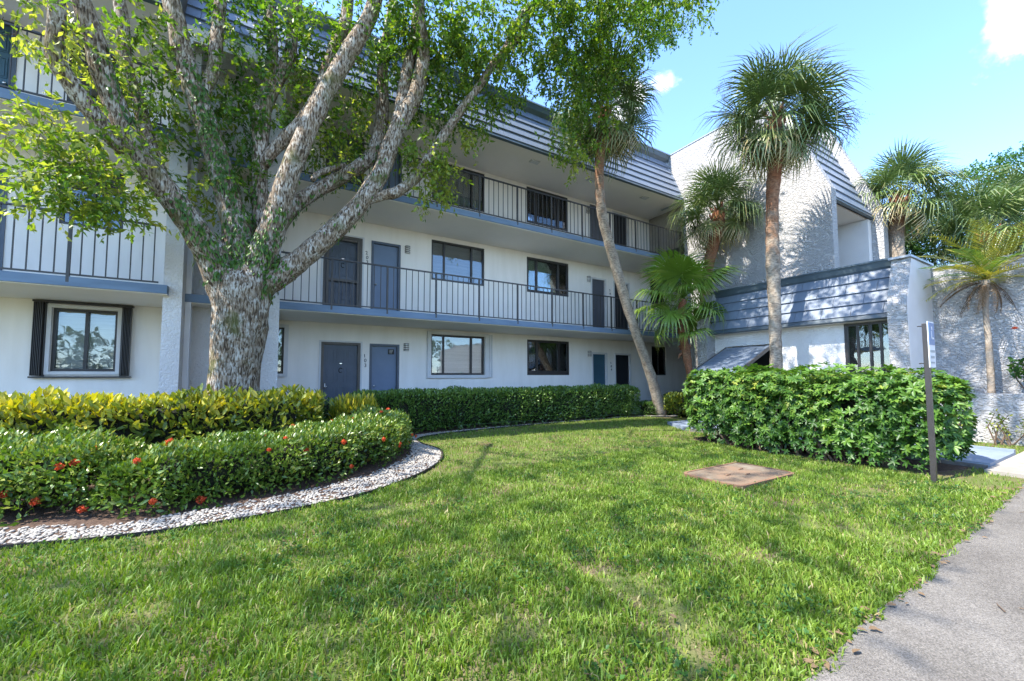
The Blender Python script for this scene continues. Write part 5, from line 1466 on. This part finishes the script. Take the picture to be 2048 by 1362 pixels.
# climbing vine leaves lying on the bark
def vine_on(limb_path, u0, u1, n, side, size=(0.05, 0.10)):
    s = np.array([q[:4] for q in limb_path]); k = len(s)
    u = rng.uniform(u0, u1, n) * (k - 1); i = np.clip(u.astype(int), 0, k - 2); fr = (u - i)[:, None]
    c = s[i, :3] * (1 - fr) + s[i + 1, :3] * fr; r = s[i, 3] * (1 - fr[:, 0]) + s[i + 1, 3] * fr[:, 0]
    t = unit(s[i + 1, :3] - s[i, :3])
    d = np.array(side)[None] + rng.normal(0, 0.55, (n, 3)); d -= t * np.sum(d * t, 1)[:, None]; d = unit(d)
    keep = rng.uniform(0, 1, n) < 0.62
    pos = c + d * (r * rng.uniform(1.0, 1.22, n))[:, None]
    ax = unit(-t * 0.5 + rnd_dirs(n) * 0.6 + np.array([0, 0, -0.6]) + d * 0.25)
    return pos[keep], ax[keep], unit(d + rnd_dirs(n) * 0.35)[keep], rng.uniform(size[0], size[1], n)[keep]


vs = []
right = np.array(_r[:]) ; tow = -np.array(_f[:])
vs.append(vine_on(LIMBS[4], 0.05, 0.62, 900, right * 0.9 + tow * 0.6)); vs.append(vine_on(LIMBS[4], 0.3, 0.5, 260, tow + right * 0.4))
vs.append(vine_on(LIMBS[1], 0.10, 0.36, 420, right * 0.8 + tow * 0.7)); vs.append(vine_on(LIMBS[6], 0.0, 0.7, 300, tow - right * 0.3)); vs.append(vine_on(LIMBS[9], 0.02, 0.22, 330, right * 0.8 + tow * 0.5))
vs.append(vine_on(LIMBS[12], 0.02, 0.18, 420, tow * 0.7 + np.array([0, 0, 0.6]))); vs.append(vine_on(LIMBS[11], 0.05, 0.5, 200, np.array([0, 0, -1.0]) + tow * 0.5)); vs.append(vine_on(LIMBS[7], 0.1, 0.6, 200, tow)); vs.append(vine_on(LIMBS[8], 0.1, 0.5, 150, tow)); vs.append(vine_on(LIMBS[1], 0.5, 0.72, 160, right)); vs.append(vine_on(LIMBS[12], 0.3, 0.55, 120, np.array([0, 0, -1.0]))); vs.append(vine_on(LIMBS[3], 0.3, 0.8, 120, tow)); vs.append(vine_on(LIMBS[0], 0.80, 0.99, 420, tow * 0.8 + np.array([0, 0, 0.7]), size=(0.06, 0.12))); vs.append(vine_on(LIMBS[9], 0.02, 0.16, 260, tow)); vs.append(vine_on(LIMBS[4], 0.02, 0.2, 260, tow))
vp, va, vn_, vl = (np.concatenate([q[k] for q in vs]) for k in range(4))
link('vine', leaf_mesh('vine', vp, va, vn_, vl, vl * 0.42, rng.normal(0.5, 0.22, len(vp)), six=True, droop=0.15), MATS['leaf_vine'], tree, kind='stuff')


# ------------------------------------------------------------ palms
def fan_frond(seed, nseg=42, R=0.75, pet=0.7, spread=285, fused=0.35, droop=0.32, width=0.030, cone=0.25, dry=0.0):
    r = np.random.default_rng(seed)
    V, F, T = [], [], []
    # petiole: thin curved strip prism
    pp = [(pet * u, 0.0, -0.10 * pet * u * u) for u in np.linspace(0, 1, 6)]
    m = MB(); m.tube(pp, [0.016, 0.013, 0.011, 0.010, 0.009, 0.008], 5)
    V += m.v; T += [0.55] * len(m.v)
    for q in m.f:
        for i in range(1, len(q) - 1): F.append((q[0], q[i], q[i + 1]))
    o = np.array(pp[-1])
    for k in range(nseg):
        a = radians(-spread / 2 + spread * (k + 0.5) / nseg) + r.normal(0, 0.02)
        ln = R * (0.72 + 0.28 * cos(a * 0.55)) * r.uniform(0.88, 1.06)
        lift = cone * (0.35 + 0.65 * abs(sin(a))) * (1 if True else 0)
        d = np.array([cos(a), sin(a), -0.05 + lift * 0.6]); d /= np.linalg.norm(d)
        s = np.array([-sin(a), cos(a), 0.0])
        zig = 0.012 * (1 if k % 2 else -1)
        base = n0 = len(V)
        dp = droop * r.uniform(0.6, 1.5)
        w0 = 0.006; w1 = 2 * sin(radians(spread / nseg / 2)) * ln * fused * 0.95
        for (u, w, sag) in ((0.0, w0, 0.0), (fused, max(w1, width), 0.02), (0.70, width * 0.8, 0.28 * dp), (1.0, 0.003, 0.95 * dp)):
            c = o + d * ln * (u if u < 0.9 else 1.0 - 0.22 * dp) + np.array([0, 0, -sag * ln]) + np.array([0, 0, zig if 0 < u < 0.9 else 0])
            V += [tuple(c - s * w / 2), tuple(c + s * w / 2)]
            tt = (0.42 if u < 0.5 else 0.6 if u < 0.9 else 0.86) + r.normal(0, 0.10) + dry
            T += [tt, tt]
        for j in range(3):
            b = base + 2 * j
            F += [(b, b + 1, b + 3), (b, b + 3, b + 2)]
    return np_mesh('frond', np.array(V), np.array(F), tint=np.clip(T, 0, 1))


SAB = [fan_frond(s, R=0.80, pet=0.66, droop=dr_, nseg=40, cone=0.5, width=0.027, fused=0.30) for s, dr_ in ((1, 0.35), (2, 0.6), (3, 0.85), (4, 0.5), (7, 0.7))]
SABD = [fan_frond(s, R=0.70, pet=0.60, droop=0.75, nseg=34, cone=0.2, dry=0.35, spread=230) for s in (5, 6)]
FAN = [fan_frond(s, R=0.72, pet=0.62, droop=0.45, nseg=40, fused=0.60, width=0.034, cone=0.22, spread=310) for s in (11, 12, 13)]
for me in SAB + SABD: me.materials.append(MATS['frond_sabal'])
for me in FAN: me.materials.append(MATS['frond_fan'])
DEADF = [fan_frond(s, R=0.55, pet=0.35, droop=1.0, nseg=22, cone=0.0, spread=150) for s in (21, 22)]
for me in DEADF: me.materials.append(MATS['frond_dead'])


def place_frond(me, top, az, el, roll, scale, parent):
    d = Vector((cos(az) * cos(el), sin(az) * cos(el), sin(el)))
    z = Vector((0, 0, 1)) if abs(d.z) < 0.97 else Vector((cos(az), sin(az), 0)) * -1
    y = z.cross(d).normalized(); zz = d.cross(y)
    M = frame_matrix(top, d, y, zz) @ Matrix.Rotation(roll, 4, 'X') @ Matrix.Scale(scale, 4)
    return inst('frond', me, M, parent)


def palm(name, label, path, radii, top_mat_from, fronds, meshes, scale, el_range, boots=14, group=None, dead=0, seed=0, rings=True, el_bias=1.0):
    """path: points of the trunk from the ground up"""
    R = random.Random(seed)
    root = empty(name, path[0], label, 'palm', group)
    s = smooth_path([(*p, r) for p, r in zip(path, radii)], 8)
    m = MB(); m.tube([q[:3] for q in s], [q[3] * (1 + (0.05 if (i % 2) else -0.02)) for i, q in enumerate(s)], 14, jit=0.12)
    me = m.mesh('trunk', True); at_ = me.attributes.new('tint', 'FLOAT', 'POINT')
    at_.data.foreach_set('value', np.repeat([0.55 / (1 + math.exp(-16 * (i / (len(s) - 1) - top_mat_from))) - 0.02 for i in range(len(s))], 14).astype(np.float32))
    link('trunk', me, MATS['palm_bark'], root)
    top = Vector(s[-1][:3]); rt = s[-1][3]
    tdir = (Vector(s[-1][:3]) - Vector(s[-3][:3])).normalized()
    for i in range(boots):
        a = i * 2.4; h = -0.30 + 0.42 * i / max(boots - 1, 1)
        b0 = top + tdir * h + Vector((cos(a), sin(a), 0)) * rt * 0.8
        b1 = b0 + Vector((cos(a) * 0.12, sin(a) * 0.12, 0.20))
        m = MB(); m.tube([b0, b0.lerp(b1, 0.5), b1], [0.050, 0.038, 0.012], 5); m.build('boot', MATS['boot_brown'], root)
    for i in range(fronds):
        u = (i + 0.5) / fronds
        el = radians(el_range[0] + (el_range[1] - el_range[0]) * u ** el_bias + R.uniform(-16, 16)); az = i * 2.39996 + R.uniform(-0.25, 0.25)
        mm = meshes[0] if u > 0.16 or len(meshes) < 2 else meshes[1]
        place_frond(R.choice(mm), top + tdir * (0.10 * u), az, el, R.uniform(-0.35, 0.35), scale * R.uniform(0.85, 1.1), root)
    for i in range(dead):
        az = R.uniform(0, 6.28)
        place_frond(R.choice(DEADF), top - tdir * R.uniform(0.1, 0.35), az, radians(R.uniform(-85, -60)), R.uniform(-0.5, 0.5), scale * 0.9, root)
    return root


# leaning palm before the balconies
lp = [(10.62, -2.45, 0.0), at(1298, 740, Y=-2.50), at(1263, 640, Y=-2.62), at(1222, 500, Y=-2.75), at(1203, 420, Y=-2.85), at(1199, 330, Y=-2.95), at(1206, 240, Y=-3.0), at(1211, 222, Y=-3.0)]
palm('cabbage_palm', 'leaning palm with grey trunk crossing in front of the balconies', [Vector(p) for p in lp], [0.17, 0.145, 0.135, 0.14, 0.13, 0.125, 0.15, 0.15], 0.66, 36, [SAB, SABD], 1.22, (-74, 74), boots=10, seed=3, dead=2)
# tall straight palm in front of the garage
tp = [Vector((10.15, -6.02, 0)), at(1552, 735, X=10.15), at(1549, 620, X=10.15), at(1546, 520, X=10.15), at(1544, 420, X=10.15), at(1550, 330, X=10.15), at(1553, 240, X=10.15)]
palm('cabbage_palm', 'tall straight palm standing in front of the garage', tp, [0.16, 0.135, 0.125, 0.145, 0.13, 0.15, 0.16], 0.60, 46, [SAB, SABD], 1.2, (-62, 86), boots=8, seed=8, dead=1, el_bias=1.05)
# dry flower stalks hanging out of the tall palm's crown
tall = bpy.data.objects[[o.name for o in bpy.data.objects if o.get('label', '').startswith('tall straight palm')][0]]
for (px, py) in ((1705, 235), (1690, 270), (1448, 175)):
    e = at(px, py, X=10.15); c0 = at(1552, 250, X=10.15)
    Pq, Aq, Nq, Lq, Tq, twq = twig_leaves([e[:]], [(0.16, 0.16, 0.26)], [46], [0.5], [0.9], leaf=(0.012, 0.024), per=7, tlen=(0.1, 0.25))
    m = MB(); m.tube([c0, c0.lerp(e, 0.6) + Vector((0, 0, 0.35)), e], [0.012, 0.008, 0.004], 5); st = m.build('flower_stalk', MATS['twig'], tall)
    link('dry_flowers', leaf_mesh('dry_flowers', Pq, Aq, Nq, Lq, Lq * 0.5, Tq), MATS['frond_dead'], st, kind='stuff')
    link('twigs', twig_mesh(twq, 0.003), MATS['twig'], st, kind='stuff')
# shorter palm close to the stucco fin
sp = [Vector((11.95, -3.30, 0)), at(1410, 600, X=11.95), at(1423, 505, X=11.95), at(1436, 455, X=11.95), at(1437, 425, X=11.95)]
palm('cabbage_palm', 'mid-height palm growing against the tall stucco fin wall', sp, [0.16, 0.15, 0.16, 0.18, 0.19], 0.30, 34, [SAB, SABD], 1.15, (-50, 84), boots=8, seed=12, dead=0)
# palms beyond the garden wall
b0 = at(1800, 398, D=12.5)
palm('cabbage_palm', 'palm with reddish boots rising behind the garden wall', [Vector((b0.x - 0.2, b0.y + 0.1, 0)), Vector((b0.x - 0.25, b0.y + 0.05, b0.z * 0.55)), at(1792, 470, D=12.5), b0], [0.22, 0.19, 0.19, 0.21], 0.72, 34, [SAB, SABD], 1.15, (-45, 82), boots=26, seed=21)
b1 = at(1975, 468, D=12.8)
palm('cabbage_palm', 'broad dark palm behind the garden wall beside the leafy tree', [Vector((b1.x, b1.y, 0)), Vector((b1.x, b1.y + 0.05, b1.z * 0.6)), b1], [0.24, 0.2, 0.22], 0.5, 36, [SAB, SABD], 1.35, (-50, 82), boots=12, seed=33, dead=2)
b2 = at(2060, 420, D=14.5)
palm('cabbage_palm', 'far dark palm behind the garden wall at the leafy thicket', [Vector((b2.x, b2.y, 0)), Vector((b2.x, b2.y, b2.z * 0.6)), b2], [0.24, 0.2, 0.22], 0.5, 30, [SAB, SABD], 1.4, (-45, 82), boots=6, seed=37)
# bright green fan palm with a shaggy trunk
fp_ = [Vector((10.35, -3.72, 0)), at(1381, 760, X=10.35), at(1371, 700, X=10.35), at(1362, 640, X=10.35), at(1366, 598, X=10.35)]
fanp = palm('fan_palm', 'bright green fan palm with shaggy red-brown trunk', fp_, [0.10, 0.085, 0.12, 0.10, 0.11], -0.5, 20, [FAN, FAN], 1.28, (-45, 80), boots=0, seed=44, dead=0)
for i in range(26):
    a = random.uniform(0, 6.28); p = Vector(at(1369, random.uniform(640, 715), X=10.35)); b0_ = p + Vector((cos(a), sin(a), 0)) * 0.08; b1_ = b0_ + Vector((cos(a) * 0.10, sin(a) * 0.10, random.uniform(-0.22, 0.05)))
    m = MB(); m.tube([b0_, b0_.lerp(b1_, 0.6) + Vector((0, 0, 0.02)), b1_], [0.035, 0.04, 0.008], 5); m.build('boot', MATS['boot_brown'], fanp)
place_frond(FAN[0], Vector(at(1385, 655, X=10.35)), radians(215), radians(-12), 0.2, 1.0, fanp)


# small feather palm in the planter
def feather_frond(seed, L=0.95, nl=26, curve=0.55, mat='frond_yellow', leaf=0.24):
    r = np.random.default_rng(seed)
    P = [(L * u * (1 - 0.18 * curve * u), 0, L * (0.10 * u - curve * u * u * 0.75)) for u in np.linspace(0, 1, 12)]
    m = MB(); m.tube(P, list(np.linspace(0.010, 0.002, 12)), 4)
    V = list(m.v); F = []; T = [0.6] * len(V)
    for q in m.f:
        for i in range(1, len(q) - 1): F.append((q[0], q[i], q[i + 1]))
    P = np.array(P)
    for k in range(nl):
        u = 0.14 + 0.85 * k / nl; x = u * 11; i = min(int(x), 10); c = P[i] + (P[i + 1] - P[i]) * (x - i); t = P[i + 1] - P[i]; t = t / np.linalg.norm(t)
        for sg in (-1, 1):
            ln = leaf * (0.55 + 0.9 * sin(pi * min(u * 0.9 + 0.1, 1))) * 0.75 * r.uniform(0.85, 1.1)
            d = t * 0.75 + np.array([0, sg * 0.85, 0.25 + r.normal(0, 0.12)]); d /= np.linalg.norm(d)
            s = np.cross(d, [0, 0, 1.0]); s /= np.linalg.norm(s)
            n0 = len(V); w = 0.014
            V += [tuple(c - s * w * 0.3), tuple(c + s * w * 0.3), tuple(c + d * ln * 0.5 + s * w * 0.5), tuple(c + d * ln * 0.5 - s * w * 0.5), tuple(c + d * ln + np.array([0, 0, -ln * 0.25]))]
            tt = r.normal(0.5, 0.2); T += [tt] * 5
            F += [(n0, n0 + 1, n0 + 2), (n0, n0 + 2, n0 + 3), (n0 + 3, n0 + 2, n0 + 4)]
    me = np_mesh('frond', np.array(V), np.array(F), tint=np.clip(T, 0, 1)); me.materials.append(MATS[mat])
    return me


FE = [feather_frond(s, L=1.05) for s in (1, 2, 3)] + [feather_frond(9, L=0.95, mat='frond_fan')]
FD = [feather_frond(s, L=0.8, curve=0.9, mat='frond_dead', leaf=0.12) for s in (4, 5)]
fpt = [Vector(at(1984, 800, X=12.05)), Vector(at(1978, 690, X=12.05)), Vector(at(1971, 620, X=12.05)), Vector(at(1972, 560, X=12.05))]
fpt[0].z = 0.83
fpalm = empty('feather_palm', fpt[0], 'small yellowing feather palm with dead fronds in the planter', 'palm')
s = smooth_path([(*p, r) for p, r in zip(fpt, (0.055, 0.05, 0.045, 0.06))], 8)
m = MB(); m.tube([q[:3] for q in s], [q[3] for q in s], 12, jit=0.1); m.build('trunk', MATS['palm_grey'], fpalm, smooth=True)
R = random.Random(2)
for i in range(26):
    el = radians(-8 + 82 * ((i + 0.5) / 26)); place_frond(R.choice(FE), fpt[-1] + Vector((0, 0, 0.02)), i * 2.4 + R.uniform(-.2, .2), el, R.uniform(-0.4, 0.4), R.uniform(1.0, 1.3), fpalm)
for i in range(12):
    place_frond(R.choice(FD), fpt[-1] - Vector((0, 0, 0.05)), i * 2.4 + 0.5, radians(R.uniform(-60, 10)), R.uniform(-0.4, 0.4), R.uniform(0.7, 1.0), fpalm)


# ------------------------------------------------------------ leafy trees beyond the garden wall and across the road
def leafy_tree(name, label, base, h, clumps, n, leaf, tint, mat='leaf_bush', group=None, per=12, trunk=0.16):
    root = empty(name, base, label, 'tree', group)
    m = MB(); b = Vector(base)
    m.tube([b, b + Vector((0.1, 0, h * 0.35)), b + Vector((0.05, 0.1, h * 0.7))], [trunk, trunk * 0.75, trunk * 0.35], 10, jit=0.1); m.build('trunk', MATS['bark'], root, smooth=True)
    for i in range(4):
        a = i * 1.7; e = b + Vector((cos(a) * 0.9, sin(a) * 0.9, h * 0.75)); q = MB(); q.tube([b + Vector((0.1, 0, h * 0.35)), b.lerp(e, 0.7) + Vector((0, 0, 0.2)), e], [trunk * 0.5, trunk * 0.35, trunk * 0.12], 7); q.build('limb', MATS['bark'], root, smooth=True)
    P, A, Nn, L, T, tw = twig_leaves([c for c, r in clumps], [r for c, r in clumps], [n] * len(clumps), [tint] * len(clumps), [0.3] * len(clumps), leaf=leaf, per=per, shellb=0.55)
    link('crown', leaf_mesh('crown', P, A, Nn, L, L * 0.5, T + 0.15 * (P[:, 2] - P[:, 2].mean()) / max(P[:, 2].std(), 0.1) * 0.5), MATS[mat], root, kind='stuff')
    return root


def clumps_at(lst, D):
    out = []
    for (px, py, rp, dd) in lst:
        c = at(px, py, D=D + dd); s = (D + dd) / FPX
        out.append((c[:], (rp * s, rp * s * 1.1, rp * s * 0.85)))
    return out


t1 = at(2010, 500, D=17)
leafy_tree('leafy_tree', 'rounded leafy green tree filling the gap behind the far palms', (t1.x, t1.y, 0), 6.5, clumps_at([(1930, 400, 60, 0), (1985, 370, 62, 0.5), (2050, 350, 60, 0), (2110, 330, 80, 0), (1960, 470, 70, 0), (2040, 450, 80, 0.4), (2120, 440, 90, 0), (2180, 380, 90, 1)], 17), 330, (0.07, 0.13), 0.55, trunk=0.2)
t2 = at(1835, 520, D=14.5)
leafy_tree('leafy_tree', 'dense dark bush tree behind the garden wall by the reddish palm', (t2.x, t2.y, 0), 4.6, clumps_at([(1800, 470, 28, 0), (1835, 440, 34, 0), (1840, 490, 40, 0), (1875, 500, 36, -0.4), (1800, 510, 28, 0), (1900, 470, 40, 0)], 14.5), 190, (0.06, 0.11), 0.42)
rr = random.Random(11)
cc, cr_ = [], []
for i, x in enumerate(range(-34, 44, 4)):
    y = -30 + rr.uniform(-2, 2); h = rr.uniform(3.0, 6.5)
    for q in range(4):
        cc.append((x + rr.uniform(-2, 2), y + rr.uniform(-1, 1), h * (0.25 + 0.25 * q))); cr_.append((2.3, 1.6, 1.3))
P, A, Nn, L, T, tw = twig_leaves(cc, cr_, [60] * len(cc), [0.45] * len(cc), [0.3] * len(cc), leaf=(0.25, 0.45), per=6)
dt = link('distant_trees', leaf_mesh('distant_trees', P, A, Nn, L, L * 0.5, T), MATS['leaf_bush'])
tag(dt, 'belt of trees across the drive mirrored in the windows', 'trees', kind='stuff')
